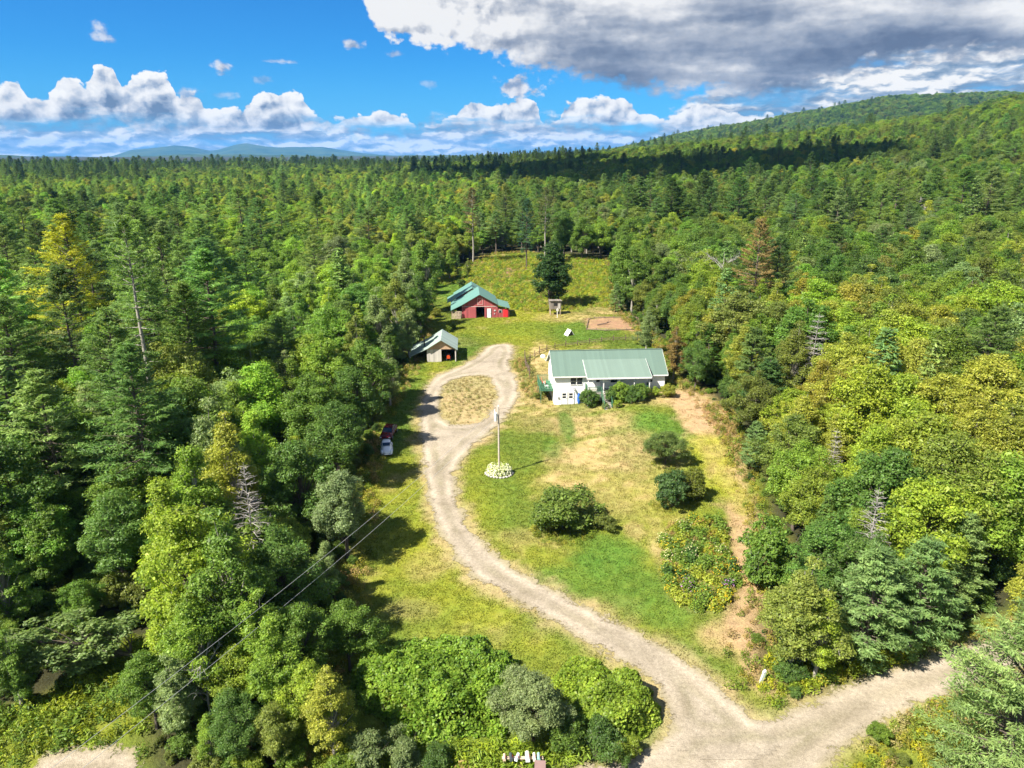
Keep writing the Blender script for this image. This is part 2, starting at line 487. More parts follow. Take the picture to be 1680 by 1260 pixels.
# ================================================================ plants: materials
BARK = plain('bark', (0.105, 0.085, 0.068), 0.9, 0, 0.4, 4, 0.6)
PALE_BARK = plain('pale_bark', (0.27, 0.25, 0.215), 0.8, 0, 0.3, 5, 0.3)
GREY_WOOD = plain('dead_grey_wood', (0.31, 0.29, 0.265), 0.9, 0, 0.3, 6)
BROWN_WOOD = plain('dead_brown_wood', (0.20, 0.13, 0.095), 0.9, 0, 0.3, 6)
LEAF = leaf_mat('leaf', jitter=0.38)
NEEDLE = leaf_mat('needle', jitter=0.38, trans=0.4, gloss=0.2)
LEAF_I = leaf_mat('leaf_of_far_trees', inst=True, jitter=0.38)
NEEDLE_I = leaf_mat('needle_of_far_trees', inst=True, jitter=0.38, trans=0.4, gloss=0.2)

# ================================================================ plants: prototypes (mesh data shared by the copies)
PROTO = {}
def proto(key, parts, leafm, barkm, H, inst_leaf):
    lv, tk = parts
    crown = mesh_np(key + '_crown', lv[0], lv[1], [leafm]) if lv is not None else None
    trunk = mesh_np(key + '_trunk', tk[0], tk[1], [barkm], smooth=True)
    ob = None
    if inst_leaf is not None and lv is not None:
        V = np.vstack([lv[0], tk[0]]); Q = np.vstack([lv[1], tk[1] + len(lv[0])])
        me = mesh_np(key + '_whole', V, Q, [inst_leaf, barkm], np.r_[np.zeros(len(lv[1])), np.ones(len(tk[1]))])
        ob = bpy.data.objects.new('whole_' + key, me)
    PROTO[key] = dict(crown=crown, trunk=trunk, H=H, whole=ob)

for i in range(6):   # rounded hardwoods
    proto(f'round{i}', broadleaf(100 + i, 14, 4.0 + 0.25 * (i % 3), 0.2 + 0.03 * (i % 2), 88 + 6 * i, 40000, 0.165), LEAF, BARK, 14, LEAF_I)
for i in range(4):   # taller, narrower poplars and birches with looser crowns
    proto(f'tall{i}', broadleaf(200 + i, 15, 2.9 + 0.2 * i, 0.12, 86, 34000, 0.15, tight=1.12, taper=0.62), LEAF, PALE_BARK, 15, LEAF_I)
for i in range(2):   # spreading, layered
    proto(f'wide{i}', broadleaf(300 + i, 12, 5.0, 0.16, 120, 44000, 0.165, cr=(0.12, 0.25), ragged=0.4), LEAF, BARK, 12, LEAF_I)
for i in range(3):   # bushes that keep leaves to the ground
    proto(f'bush{i}', broadleaf(400 + i, 4, 2.5, 0.06, 60, 12000, 0.15, stems=4), LEAF, BARK, 4, LEAF_I)
for i in range(5):
    proto(f'pine{i}', pine(500 + i, 25, 4.7 + 0.25 * i, 0.26 + 0.05 * (i % 3), 0.8), NEEDLE, BARK, 25, NEEDLE_I)
for i in range(2):   # young full pines
    proto(f'young{i}', pine(520 + i, 12, 3.3, 0.05, 0.5, 1.3, card=(0.40, 0.085)), NEEDLE, BARK, 12, NEEDLE_I)
for i in range(3):
    proto(f'spruce{i}', spruce(600 + i, 15, 2.5 + 0.3 * i), NEEDLE, BARK, 15, NEEDLE_I)
proto('bigpine', pine(530, 14, 5.2, 0.03, 0.42, 1.7, card=(0.34, 0.065)), NEEDLE, BARK, 14, None)
proto('sparsepine', pine(541, 25, 4.0, 0.42, 1.0, 0.9, thin=0.15), NEEDLE, PALE_BARK, 25, None)
proto('column', broadleaf(350, 15, 3.5, 0.10, 130, 34000, 0.22, cr=(0.18, 0.32), ragged=0.1, tight=0.97), LEAF, BARK, 15, None)
proto('leaning', broadleaf(360, 9, 2.6, 0.3, 60, 17000, 0.15, lean=0.75), LEAF, BARK, 9, None)
for i in range(2):
    proto(f'apple{i}', broadleaf(370 + i, 4.6, 3.4, 0.1, 62, 13000, 0.19, low=0.06, stems=2, cr=(0.16, 0.28), ragged=0.35), LEAF, BARK, 4.6, None)
for i in range(2): proto(f'deadspruce{i}', spruce(700 + i, 12, 2.4, 0.10, 0.52, bare=True, droop=0.3), None, GREY_WOOD, 12, None)
for i in range(2): proto(f'deadtree{i}', bare_tree(720 + i), None, GREY_WOOD, 11, None)
proto('snag', (None, tubes([(np.array([[0, 0, 0], [0.2, 0, 5], [0.1, 0.1, 11]]), [0.2, 0.16, 0.09]), (limb((0.15, 0, 6), (1.4, 0.5, 8), 0), [0.06, 0.05, 0.03, 0.01]), (limb((0.12, 0, 8), (-1, 0.3, 9.2), 0), [0.05, 0.04, 0.03, 0.01])], 6)), None, PALE_BARK, 11, None)

def plant(name, key, label, cat, loc, H, color, rz=None, group=None, width=1.0, leafpart='crown', tilt=None):
    """One tree or shrub: an Empty at its foot, with trunk and crown of its own."""
    p = PROTO[key]; s = H / p['H']
    o = thing(name, label, cat, loc, R.uniform(0, 6.28) if rz is None else rz, group)
    if tilt: o.rotation_euler = (tilt[0], tilt[1], o.rotation_euler[2])
    o.scale = (s * width, s * width, s)
    t = link('trunk' if leafpart == 'crown' else 'stems', p['trunk'], o)
    if p['crown'] is not None:
        c = link(leafpart, p['crown'], o); c.color = rgba(color)
    return o

# ================================================================ scattering for what nobody could count
def scatter(name, X, Y, Z, rot, scale, idx, tint, protos, label, cat, width=None):
    c = bpy.data.collections.new(name + '_sources')
    for ob in protos: c.objects.link(ob)
    order = sorted(range(len(protos)), key=lambda k: protos[k].name); inv = np.argsort(order)
    n = len(X); me = bpy.data.meshes.new(name); me.vertices.add(n)
    me.vertices.foreach_set('co', np.column_stack([X, Y, Z]).astype(np.float32).ravel())
    a = me.attributes.new('rot', 'FLOAT', 'POINT'); a.data.foreach_set('value', np.asarray(rot, np.float32))
    sc = np.column_stack([scale * (1 if width is None else width)] * 2 + [scale]).astype(np.float32)
    a = me.attributes.new('size', 'FLOAT_VECTOR', 'POINT'); a.data.foreach_set('vector', sc.ravel())
    a = me.attributes.new('pick', 'INT', 'POINT'); a.data.foreach_set('value', inv[np.asarray(idx)].astype(np.int32))
    a = me.attributes.new('tint', 'FLOAT_COLOR', 'POINT'); a.data.foreach_set('color', np.column_stack([tint, np.ones(n)]).astype(np.float32).ravel())
    o = link(name, me); tag(o, label, cat, kind='stuff')
    ng = bpy.data.node_groups.new(name, 'GeometryNodeTree'); t = NT(ng)
    ng.interface.new_socket('Geometry', in_out='INPUT', socket_type='NodeSocketGeometry')
    ng.interface.new_socket('Geometry', in_out='OUTPUT', socket_type='NodeSocketGeometry')
    gi = t.new('NodeGroupInput'); go = t.new('NodeGroupOutput')
    ci = t.new('GeometryNodeCollectionInfo', transform_space='ORIGINAL'); ci.inputs[0].default_value = c; ci.inputs[1].default_value = True; ci.inputs[2].default_value = True
    def na(nm, ty):
        q = t.new('GeometryNodeInputNamedAttribute', data_type=ty); q.inputs[0].default_value = nm; return q.outputs[0]
    cx = t.new('ShaderNodeCombineXYZ'); t.put(cx.inputs[2], na('rot', 'FLOAT'))
    ip = t.new('GeometryNodeInstanceOnPoints')
    t.put(ip.inputs['Points'], gi.outputs[0]); t.put(ip.inputs['Instance'], ci.outputs[0]); ip.inputs['Pick Instance'].default_value = True
    t.put(ip.inputs['Instance Index'], na('pick', 'INT')); t.put(ip.inputs['Rotation'], cx.outputs[0]); t.put(ip.inputs['Scale'], na('size', 'FLOAT_VECTOR'))
    t.put(go.inputs[0], ip.outputs[0])
    md = o.modifiers.new('scatter', 'NODES'); md.node_group = ng
    return o

# ================================================================ layout, read off the photo and laid on the terrain
DRIVE = gxy([(1100,1205),(1085,1135),(1042,1096),(989,1074),(924,1030),(868,999),(779,953),(738,900),(708,850),(698,800),(693,765),(688,710),(687,663),(705,623),(745,606),(786,584),(800,567),(838,563),(845,580),(832,598),(854,629),(848,663),(817,700),(773,734),(749,765),(747,804),(758,842),(781,878),(799,900),(843,936),(924,977),(1005,1017),(1082,1058),(1139,1094),(1192,1139),(1240,1181),(1262,1215),(1180,1235)])
ISLAND = gxy([(721,667),(724,636),(749,620),(798,614),(806,628),(818,648),(799,684),(773,697),(727,697)])
ROAD = gxy([(760,1420),(880,1290),(937,1257),(1062,1236),(1090,1205),(1130,1180),(1200,1172),(1246,1181),(1316,1157),(1411,1111),(1510,1086),(1640,1040),(1760,1000),(1860,1040),(1640,1110),(1518,1157),(1460,1181),(1411,1210),(1361,1250),(1300,1320),(1180,1420)])
TRACK = gxy([(1150,640),(1195,690),(1222,740),(1228,800),(1243,860),(1268,920),(1262,990),(1240,1080),(1244,1135),(1225,1120),(1215,1060),(1160,1030),(1210,985),(1215,930),(1200,860),(1180,800),(1150,740),(1110,680),(1100,640)])
GARDEN = gxy([(1085,870),(1120,852),(1190,850),(1195,890),(1218,960),(1205,1000),(1140,1010),(1092,975),(1082,920)])
ARENA = gxy([(962,541),(966,523),(1046,520),(1049,541)])
PULLOFF = gxy([(40,1290),(60,1245),(130,1225),(210,1225),(240,1250),(250,1330),(40,1330)])
LAWN = gxy([(520,1300),(490,1170),(545,1060),(575,960),(585,850),(600,760),(612,720),(640,655),(668,607),(690,560),(700,500),(705,470),(715,447),(780,430),(800,418),(860,413),(1000,424),(1002,500),(1052,540),(1085,560),(1118,625),(1190,675),(1217,740),(1243,830),(1276,900),(1264,960),(1240,1080),(1246,1135),(1330,1150),(1420,1112),(1510,1085),(1620,1040),(1680,1020),(1760,1060),(1640,1120),(1560,1180),(1490,1260),(1450,1330)])
PATH = gxy([(-80,1330),(-60,1180),(70,1150),(130,1110),(190,1068),(228,1050),(246,1068),(236,1200),(250,1330)])
HEDGE = gxy([(585,1180),(575,1130),(620,1085),(700,1065),(790,1062),(850,1072),(930,1085),(1000,1100),(1050,1120),(1082,1165),(1075,1215),(1010,1235),(900,1225),(760,1222),(640,1215)])
VERGE = gxy([(1370,1400),(1410,1215),(1520,1150),(1570,1095),(1700,1040),(1900,1040),(1900,1400)])
NOTREE = [LAWN, PATH, VERGE]
DRIVE, ISLAND, ROAD, TRACK, GARDEN = soft(DRIVE), soft(ISLAND, 1), soft(ROAD), soft(TRACK), soft(GARDEN)

def blob(px, py, rx, ry):
    x, y, z = ground(px, py); d = project(x, y, z)[2]
    y1 = ground(px, py - ry)[1]; y0 = ground(px, py + ry)[1]
    return x, y, rx * d / F, max((y1 - y0) / 2, 0.3)
def blobs(X, Y, L, wob=0.5):
    w = (fbm(X, Y, 4, 5, 5) - 0.5) * 2 * wob
    v = np.zeros(np.shape(X))
    for b in L:
        amt = b[4] if len(b) > 4 else 1.0
        x, y, rx, ry = blob(*b[:4])
        q = 1 - np.sqrt(((X - x) / rx) ** 2 + ((Y - y) / ry) ** 2) + w
        v = np.maximum(v, amt * sstep(-0.15, 0.45, q))
    return v
DRY = [(960,700,95,24),(1010,745,110,45,.9),(1110,655,70,20),(1165,665,60,30),(1000,660,120,14,.7),(930,760,60,30,.7),(1040,800,70,30,.6),(895,600,30,60,.9),(890,650,45,22,.9),(870,690,40,25,.5),
       (770,690,30,9,.8),(700,930,40,30,.5),(665,1000,60,25,.45),(845,640,20,40,.6),(1040,870,16,14,.9),(930,520,60,10,.7),(860,440,30,14,1),(745,560,45,10,.4),(1000,510,50,7,.8),
       (1090,900,20,60,.5),(870,880,60,20,.4),(960,990,90,20,.3),(1000,790,120,60,.55),(1180,1050,40,30,.8),(880,960,50,20,.3),(780,720,30,12,1),(800,425,60,10,.5),(1120,620,40,10,.7), (1225,1090,22,40,.6),(745,652,22,9,.7),(800,664,12,16,.7)]
LUSH = [(1075,690,45,22),(1105,712,40,20),(985,915,70,40),(935,955,70,30,.8),(1040,960,70,40,.8),(1090,1000,50,30,.7),(930,700,14,30,.9),(905,735,16,22,.7),(960,665,50,10,.4),(740,470,35,22,.95),(880,540,80,14,.5),
        (960,540,60,18,.8),(660,680,30,90,.7),(830,820,40,50,.4),(760,570,25,40,.5),(1100,1070,60,30,.5),(640,1050,80,20,.4),(738,636,22,14,.8),(785,628,16,9,.7),(870,620,14,20,.5),(1050,575,60,10,.4)]
YELL = [(880,515,70,20,.9),(850,545,50,14,.9),(690,880,60,60,.9),(720,970,70,40,.7),(800,1010,80,30,.7),(930,470,80,35,.4),(820,470,50,40,.35),(1170,760,40,60,.9),(1195,790,20,50,.9),(880,1060,60,16,.5),(800,860,40,40,.4),(640,950,50,50,.5),(1000,470,20,30,.7)]
SOIL = [(850,446,40,13),(955,462,22,6,.7),(812,452,18,6,.7),(930,498,30,6,.5),(1000,531,38,9),(1150,640,30,12,.4),(762,668,34,13,.30),(1232,930,14,70,.6),(790,432,50,5,.8)]
GREEN_A = np.array((0.155, 0.180, 0.026)); GREEN_B = np.array((0.110, 0.152, 0.022)); LUSH_C = np.array((0.072, 0.150, 0.020))
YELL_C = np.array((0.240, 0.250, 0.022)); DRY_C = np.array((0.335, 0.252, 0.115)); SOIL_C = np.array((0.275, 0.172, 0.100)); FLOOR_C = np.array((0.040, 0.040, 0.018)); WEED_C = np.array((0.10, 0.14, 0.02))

def lerp(a, b, t): return a + (b - a) * np.asarray(t)[..., None]
def turf(X, Y):
    """Real colour of the turf at a place: mown green, straw where it has dried out, bare soil where it is worn."""
    n1 = fbm(X, Y, 5, 6, 11); n2 = fbm(X, Y, 4, 1.7, 12); n3 = fbm(X, Y, 3, 16, 13)
    c = lerp(GREEN_B, GREEN_A, sstep(0.3, 0.7, n1))
    c = lerp(c, YELL_C, 0.5 * sstep(0.42, 0.72, n3))
    c = lerp(c, YELL_C, blobs(X, Y, YELL) * (0.35 + 0.6 * n2))
    dry = np.clip(blobs(X, Y, DRY) * (0.45 + 1.1 * (n2 - 0.1)) + 0.55 * sstep(0.56, 0.76, n1 * 0.5 + n2 * 0.5), 0, 1)
    c = lerp(c, DRY_C * (0.75 + 0.5 * n1)[..., None], 0.9 * dry)
    c = lerp(c, LUSH_C * (0.8 + 0.5 * n2)[..., None], np.clip(blobs(X, Y, LUSH, 0.45) * (0.4 + 0.8 * n1), 0, 0.9))
    c = lerp(c, SOIL_C, blobs(X, Y, SOIL, 0.35))
    t = sstep(-1.2, 0.6, poly_sd(X, Y, TRACK) + (n2 - 0.5) * 3 + (n1 - 0.5) * 3)
    c = lerp(c, lerp(np.array((0.36, 0.255, 0.135)), SOIL_C, 0.6 * n1), 0.95 * t)
    c = lerp(c, YELL_C * 1.05, 0.75 * blobs(X, Y, [(1172, 742, 38, 40), (1198, 800, 26, 55)], 0.4) * (0.5 + 0.8 * n2))
    g = sstep(-0.6, 0.6, poly_sd(X, Y, GARDEN) + (n2 - .5)); c = lerp(c, (0.17, 0.14, 0.06), 0.6 * g)
    v = sstep(-1.0, 0.9, poly_sd(X, Y, ARENA) + (n1 - .5) * 4 + (n2 - .5) * 2); c = lerp(c, SOIL_C * (0.75 + 0.4 * n2)[..., None], .9 * v)
    # bare, trodden verge beside the gravel
    dd = poly_sd(X, Y, DRIVE); c = lerp(c, (0.34, 0.26, 0.14), 0.7 * sstep(-1.6, 0, dd + (n2 - 0.5) * 2.6))
    rd = poly_sd(X, Y, ROAD); c = lerp(c, (0.30, 0.25, 0.13), 0.55 * sstep(-1.6, 0.2, rd + (n2 - 0.5) * 2.6))
    return c
def open_ground(X, Y):
    return np.maximum(sstep(-2.5, 1.0, poly_sd(X, Y, LAWN) + (fbm(X, Y, 3, 4, 3) - .5) * 3), sstep(-1.5, 1.5, poly_sd(X, Y, PATH)))

def axis(lo, hi, step, far, grow=1.09):
    a = list(np.arange(lo, hi, step)); s, v = step, a[-1]
    while v < far: s *= grow; v += s; a.append(v)
    s, v, b = step, lo, []
    while v > -far: s *= grow; v -= s; b.append(v)
    return np.array(b[::-1] + a)
gx = axis(-34, 50, 0.7, 7500); gy = axis(22, 290, 0.7, 7500)
GX, GY = np.meshgrid(gx, gy)
GZ = height(GX, GY)
near = (np.abs(GX) < 160) & (GY > 0) & (GY < 420)
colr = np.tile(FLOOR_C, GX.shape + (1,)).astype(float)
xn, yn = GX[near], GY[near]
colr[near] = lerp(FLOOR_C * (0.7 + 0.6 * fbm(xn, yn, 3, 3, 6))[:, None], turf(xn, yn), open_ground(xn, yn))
ny, nx = GX.shape
ii = (np.arange(ny - 1)[:, None] * nx + np.arange(nx - 1)[None, :]).ravel()
quads = np.column_stack([ii, ii + 1, ii + nx + 1, ii + nx])

def earth_mat():
    m, t, b = mat('turf_and_soil', None, 0.95, 0, 0.1)
    c = t.new('ShaderNodeAttribute', attribute_name='soil_colour').outputs['Color']
    g = t.new('ShaderNodeNewGeometry').outputs['Position']
    n1 = t.noise(g, 1.3, 6, 0.7); n2 = t.noise(g, 6.0, 4, 0.7)
    v = t.add(t.map(n1, 0.25, 0.75, 0.72, 1.28), t.map(n2, 0.25, 0.75, -0.3, 0.3))
    hs = t.new('ShaderNodeHueSaturation'); t.put(hs.inputs['Value'], v); t.put(hs.inputs['Hue'], t.map(t.noise(g, 0.8, 4), 0.3, 0.7, 0.488, 0.512)); t.put(hs.inputs['Color'], c)
    t.put(b.inputs['Base Color'], hs.outputs[0])
    bp = t.new('ShaderNodeBump'); bp.inputs['Strength'].default_value = 0.8; bp.inputs['Distance'].default_value = 0.15
    t.put(bp.inputs['Height'], t.add(n2, n1)); t.put(b.inputs['Normal'], bp.outputs[0])
    return m
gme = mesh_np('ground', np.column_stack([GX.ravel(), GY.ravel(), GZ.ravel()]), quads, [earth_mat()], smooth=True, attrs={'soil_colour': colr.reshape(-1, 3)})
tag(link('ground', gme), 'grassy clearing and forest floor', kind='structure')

def gravel_mat(name, a, b_, ruts):
    """Packed gravel; it thins out into the turf along an uneven edge."""
    m, t, b = mat(name, None, 0.95, 0, 0.15)
    g = t.new('ShaderNodeNewGeometry').outputs['Position']
    e = t.new('ShaderNodeAttribute', attribute_name='edge').outputs['Fac']
    n1 = t.noise(g, 0.35, 5, 0.65); n2 = t.noise(g, 3.5, 6, 0.75); n3 = t.noise(g, 14, 3, 0.7)
    c = t.ramp(t.add(t.mul(n1, 0.6), t.mul(n2, 0.4)), [(0.33, a), (0.66, b_)])
    w = t.add(e, t.map(n1, 0.3, 0.7, -0.35, 0.35))
    # wheel tracks pale and bare, the crown between them and the rims a shade browner
    rut = t.ramp(t.mul(w, 0.25), [(0.0, (.76,) * 3), (0.10, (.90,) * 3), (0.2, (1.22,) * 3), (0.27, (1.16,) * 3), (0.38, (.84, .84, .79)), (0.5, (.74, .76, .66)), (0.62, (1.06,) * 3), (0.78, (.92,) * 3), (1.0, (1.04,) * 3)])
    rut = t.mix(t.map(t.noise(g, 0.16, 4), 0.36, 0.64, 0.15, 1.0), (1, 1, 1, 1), rut)
    c = t.mix(1.0, c, rut, 'MULTIPLY')
    c = t.mix(1.0, c, t.ramp(t.noise(g, 0.11, 5, 0.65, 1.5), [(0.32, (.78, .77, .73)), (0.5, (1, 1, 1)), (0.68, (1.13, 1.12, 1.1))]), 'MULTIPLY')
    c = t.mix(1.0, c, t.add(t.map(n2, 0.25, 0.75, 0.8, 1.2), t.map(n3, 0.25, 0.75, -0.16, 0.16)), 'MULTIPLY')
    c = t.mix(t.map(e, -0.2, 0.8, 0.55, 0.0, True), c, (0.27, 0.235, 0.11, 1))
    t.put(b.inputs['Base Color'], c)
    al = t.map(t.add(e, t.add(t.map(n2, 0.3, 0.7, -0.55, 0.55), t.map(n1, 0.3, 0.7, -0.95, 0.8))), -0.15, 0.15, 0, 1)
    t.put(b.inputs['Alpha'], al)
    bp = t.new('ShaderNodeBump'); bp.inputs['Strength'].default_value = 0.7; bp.inputs['Distance'].default_value = 0.06
    t.put(bp.inputs['Height'], t.add(n3, n2)); t.put(b.inputs['Normal'], bp.outputs[0])
    return m
def sheet(name, poly, holes, m, up, label, step=0.35, pad=0.9, joins=()):
    lo = poly.min(0) - pad; hi = poly.max(0) + pad
    ax = np.arange(lo[0], hi[0], step); ay = np.arange(lo[1], hi[1], step); X, Y = np.meshgrid(ax, ay)
    sd = poly_sd(X, Y, poly)
    for h in holes: sd = np.minimum(sd, -poly_sd(X, Y, h))
    ed_ = sd
    for q in joins: ed_ = np.maximum(ed_, poly_sd(X, Y, q))
    nx = len(ax); k = sd > -pad
    cell = k[:-1, :-1] | k[1:, :-1] | k[:-1, 1:] | k[1:, 1:]
    iy, ix = np.nonzero(cell); i = iy * nx + ix
    Q = np.column_stack([i, i + 1, i + nx + 1, i + nx]); u, inv = np.unique(Q.ravel(), return_inverse=True)
    V = np.column_stack([X.ravel()[u], Y.ravel()[u], height(X.ravel()[u], Y.ravel()[u]) + up])
    o = link(name, mesh_np(name, V, inv.reshape(-1, 4), [m], smooth=True, attrs={'edge': ed_.ravel()[u]}))
    return tag(o, label, kind='structure')
DRIVE_M = gravel_mat('driveway_gravel', (0.222, 0.189, 0.142), (0.330, 0.286, 0.222), (0.85, 0.55))
ROAD_M = gravel_mat('road_dirt', (0.226, 0.192, 0.142), (0.338, 0.292, 0.225), (1.1, 0.5))
sheet('dirt_road', ROAD, [], ROAD_M, 0.035, 'pale packed dirt road crossing the foot of the drive', 0.35, joins=[DRIVE])
sheet('driveway', DRIVE, [ISLAND], DRIVE_M, 0.07, 'pale gravel driveway curving up to a loop by the house', 0.35, joins=[ROAD])
sheet('dirt_patch', PULLOFF, [], ROAD_M, 0.035, 'bare dirt at the mouth of the grassy track', 0.35)

# far blue mountains
def mountains(name, dist, depth, prof, label, m):
    az = np.linspace(-48, 10, 260); pu = []
    X, Y, Z = [], [], []
    px = np.array([p[0] for p in prof], float); py = np.array([p[1] for p in prof], float)
    r_, y_, z_ = (px - 840) / F, CP + (630 - py) / F * SP, (630 - py) / F * CP - SP
    A = np.degrees(np.arctan2(r_, y_)); E = z_ / np.hypot(r_, y_)
    e = np.interp(az, A, E, left=-0.004, right=-0.004)
    rows = np.linspace(-1, 1, 25)
    for k, v in enumerate(rows):
        rr = dist + depth * v
        a = np.radians(az)
        x, y = rr * np.sin(a), rr * np.cos(a)
        h = CAM_H + dist * e
        sh = (1 - abs(v)) ** 0.85
        z = -60 + (h + 60) * sh * (1 if v == 0 else 1) + (fbm(x, y, 5, dist * .06, 3) - 0.5) * dist * 0.008 * (abs(v) > 0.04) * (1 - abs(v))
        X.append(x); Y.append(y); Z.append(z)
    n = len(az); V = np.column_stack([np.ravel(X), np.ravel(Y), np.ravel(Z)])
    i = (np.arange(24)[:, None] * n + np.arange(n - 1)[None, :]).ravel()
    tag(link(name, mesh_np(name, V, np.column_stack([i, i + 1, i + n + 1, i + n]), [m], smooth=True)), label, kind='structure')
mm, mt, mb_ = mat('mountain_woods', None, 0.95, 0, 0.05)
pos = mt.new('ShaderNodeNewGeometry').outputs['Position']
mt.put(mb_.inputs['Base Color'], mt.ramp(mt.noise(pos, 0.0016, 8, 0.7), [(0.35, (0.018, 0.04, 0.016)), (0.65, (0.06, 0.085, 0.025))]))
mountains('mountains', 16000, 2600, [(120,266),(150,261),(185,256),(215,246),(250,243),(285,240),(310,242),(345,249),(362,246),(385,239),(405,236),(430,240),(460,243),(500,241),(530,241),(560,246),(600,252),(640,255),(680,260),(760,268)], 'long blue mountains far beyond the forest', mm)
mountains('hills', 9000, 1500, [(-400,252),(-100,255),(20,255),(60,257),(110,262),(160,264),(220,268)], 'low green hills at the far edge of the forest', mm)

# ================================================================ woods
C_MID = (0.100, 0.165, 0.026); C_BRIGHT = (0.145, 0.220, 0.028); C_DARK = (0.078, 0.138, 0.028); C_OLIVE = (0.150, 0.182, 0.036)
C_YELL = (0.225, 0.238, 0.034); C_GREY = (0.155, 0.205, 0.075); C_LIME = (0.190, 0.250, 0.026); C_GOLD = (0.30, 0.275, 0.030)
P_DARK = (0.066, 0.118, 0.030); P_MID = (0.102, 0.165, 0.038); P_BLUE = (0.130, 0.200, 0.066); P_PALE = (0.150, 0.220, 0.055); P_YELL = (0.27, 0.275, 0.020); P_BROWN = (0.19, 0.140, 0.056); P_SILV = (0.150, 0.215, 0.066)
NAMES = {C_MID: 'mid green', C_BRIGHT: 'bright green', C_DARK: 'dark green', C_OLIVE: 'olive', C_YELL: 'yellowing', C_GREY: 'grey-green', C_LIME: 'lime green', C_GOLD: 'golden',
         P_DARK: 'very dark', P_MID: 'deep green', P_BLUE: 'blue-green', P_PALE: 'pale green'}

HERO = []      # (x, y, clearance) of the trees set by hand
LAND = []      # (phrase, px, py) things one can find in the photo
def put_tree(base, H, key, label, color, name=None, cat=None, clear=3.0, width=1.0, land=None, tilt=None, rz=None, at=None):
    x, y, z = ground(*base) if at is None else (*at, float(height(*at)))
    con = key.startswith(('pine', 'young', 'spruce', 'bigpine', 'sparse'))
    dead = key.startswith(('dead', 'snag'))
    name = name or ('dead_tree' if dead else 'conifer_tree' if con else 'broadleaf_tree')
    if color: color = tuple(min(.6, q * 1.36) for q in color)
    o = plant(name, key, label, cat or ('dead tree' if dead else 'tree'), (x, y, z - 0.05), H, color or (1, 1, 1), width=width, tilt=tilt, rz=rz)
    HERO.append((x, y, clear))
    if land:
        u, v, _ = project(x, y, z + H * 0.7); LAND.append((land, u, v))
    return o

# --- left side
put_tree((158, 650), 29, 'pine2', 'tall golden-yellow white pine standing out of the dark woods at the left', P_YELL, land='golden pine')
put_tree((268, 750), 31, 'sparsepine', 'very tall slim pine with a long bare grey trunk showing at its foot', P_MID, land='tall slim pine', width=0.95)
put_tree((300, 640), 26, 'pine1', 'full pale-topped pine just behind the tall slim pine', P_PALE, width=0.95)
put_tree((225, 810), 22, 'pine3', 'broad dark pine below the tall slim pine, layered limbs', P_MID, width=1.1)
put_tree((120, 905), 19, 'pine0', 'big bushy pale pine leaning over the shade near the left edge', P_PALE, width=1.25, land='bushy pale pine')
put_tree((60, 760), 22, 'pine4', 'broad pine with level limbs close to the left edge', P_MID, width=1.1)
put_tree((20, 960), 15, 'round1', 'dim green hardwood under the pines at the left edge', C_DARK)
put_tree((570, 915), 9.5, 'round3', 'grey-green round-headed tree at the shaded edge of the drive lawn', (0.15, 0.20, 0.085), land='grey-green round-headed tree')
put_tree((400, 1120), 15, 'tall1', 'biggest leafy tree of the roadside clump, deep green on its shaded side', C_MID, land='biggest roadside tree')
put_tree((345, 1085), 13.5, 'round4', 'yellow-green tree on the sunny side of the biggest roadside tree', C_LIME, clear=2)
put_tree((312, 1140), 10, 'tall1', 'narrow yellow-green tree at the foot of the roadside clump above the grassy track', C_LIME, clear=2)
put_tree((575, 1100), 6.5, 'round2', 'lone round green tree at the upper corner of the roadside thicket', C_MID, land='lone round tree')
put_tree((462, 1190), 9, 'tall2', 'bright young maple with pale stems in front of the biggest roadside tree', C_BRIGHT, land='bright young maple', clear=2)
put_tree((548, 1240), 7.2, 'tall3', 'small yellowish tree at the near corner of the thicket', C_YELL, width=1.15, clear=2)
put_tree((300, 1215), 7, 'tall0', 'narrow grey-green tree beside the mouth of the grassy track', C_GREY, width=1.1, clear=2)
for bx, by, H, key, lab, c in [(335, 1170, 10, 'tall3', 'bright slender tree at the near side of the yellow-green roadside tree', C_BRIGHT), (440, 1150, 9.5, 'tall0', 'pale-stemmed tree between the biggest roadside tree and the bright young maple', C_BRIGHT),
    (500, 1130, 7.5, 'round4', 'green tree behind the small yellowish tree at the thicket corner', C_MID), (300, 1010, 13, 'tall2', 'tall yellow-green poplar at the top of the roadside clump by the grassy track', C_LIME), (345, 985, 15, 'tall2', 'bright tree behind the yellow-green roadside trees', C_BRIGHT),
    (470, 1045, 10.5, 'round2', 'deep green tree behind the biggest roadside tree on its shaded side', C_DARK), (510, 1020, 7, 'tall3', 'grey-green tree close under the power lines behind the lone round tree', C_GREY), (258, 1195, 6.5, 'round1', 'low green tree on the bank of the grassy track', C_MID),
    (515, 1215, 6.5, 'round3', 'bright low tree between the young maple and the small yellowish tree', C_LIME), (352, 1262, 4.5, 'tall3', 'low bright tree at the bottom edge beside the grassy track', C_BRIGHT), (455, 1262, 5, 'round3', 'low olive tree at the bottom edge in front of the young maple', C_OLIVE)]:
    put_tree((bx, by), H, key, lab, c, clear=2)
put_tree((392, 1250), 5.5, 'round5', 'low shaded tree below the dead brush of the roadside clump', C_DARK, clear=1.5)
put_tree((262, 1085), 9.5, 'leaning', 'leaning tree with drooping pale boughs hanging over the grassy track', (0.115, 0.165, 0.048), rz=0.4, tilt=(0, -0.5, 0), land='leaning tree')
put_tree((38, 1165), 7.0, 'tall0', 'young green tree alone in the grass at the lower left corner', C_MID, land='young corner tree')
put_tree((350, 1190), 6.5, 'deadtree0', 'tangle of dead grey twigs and thin trunks in the roadside clump', None, land='dead tangle', clear=1.2)
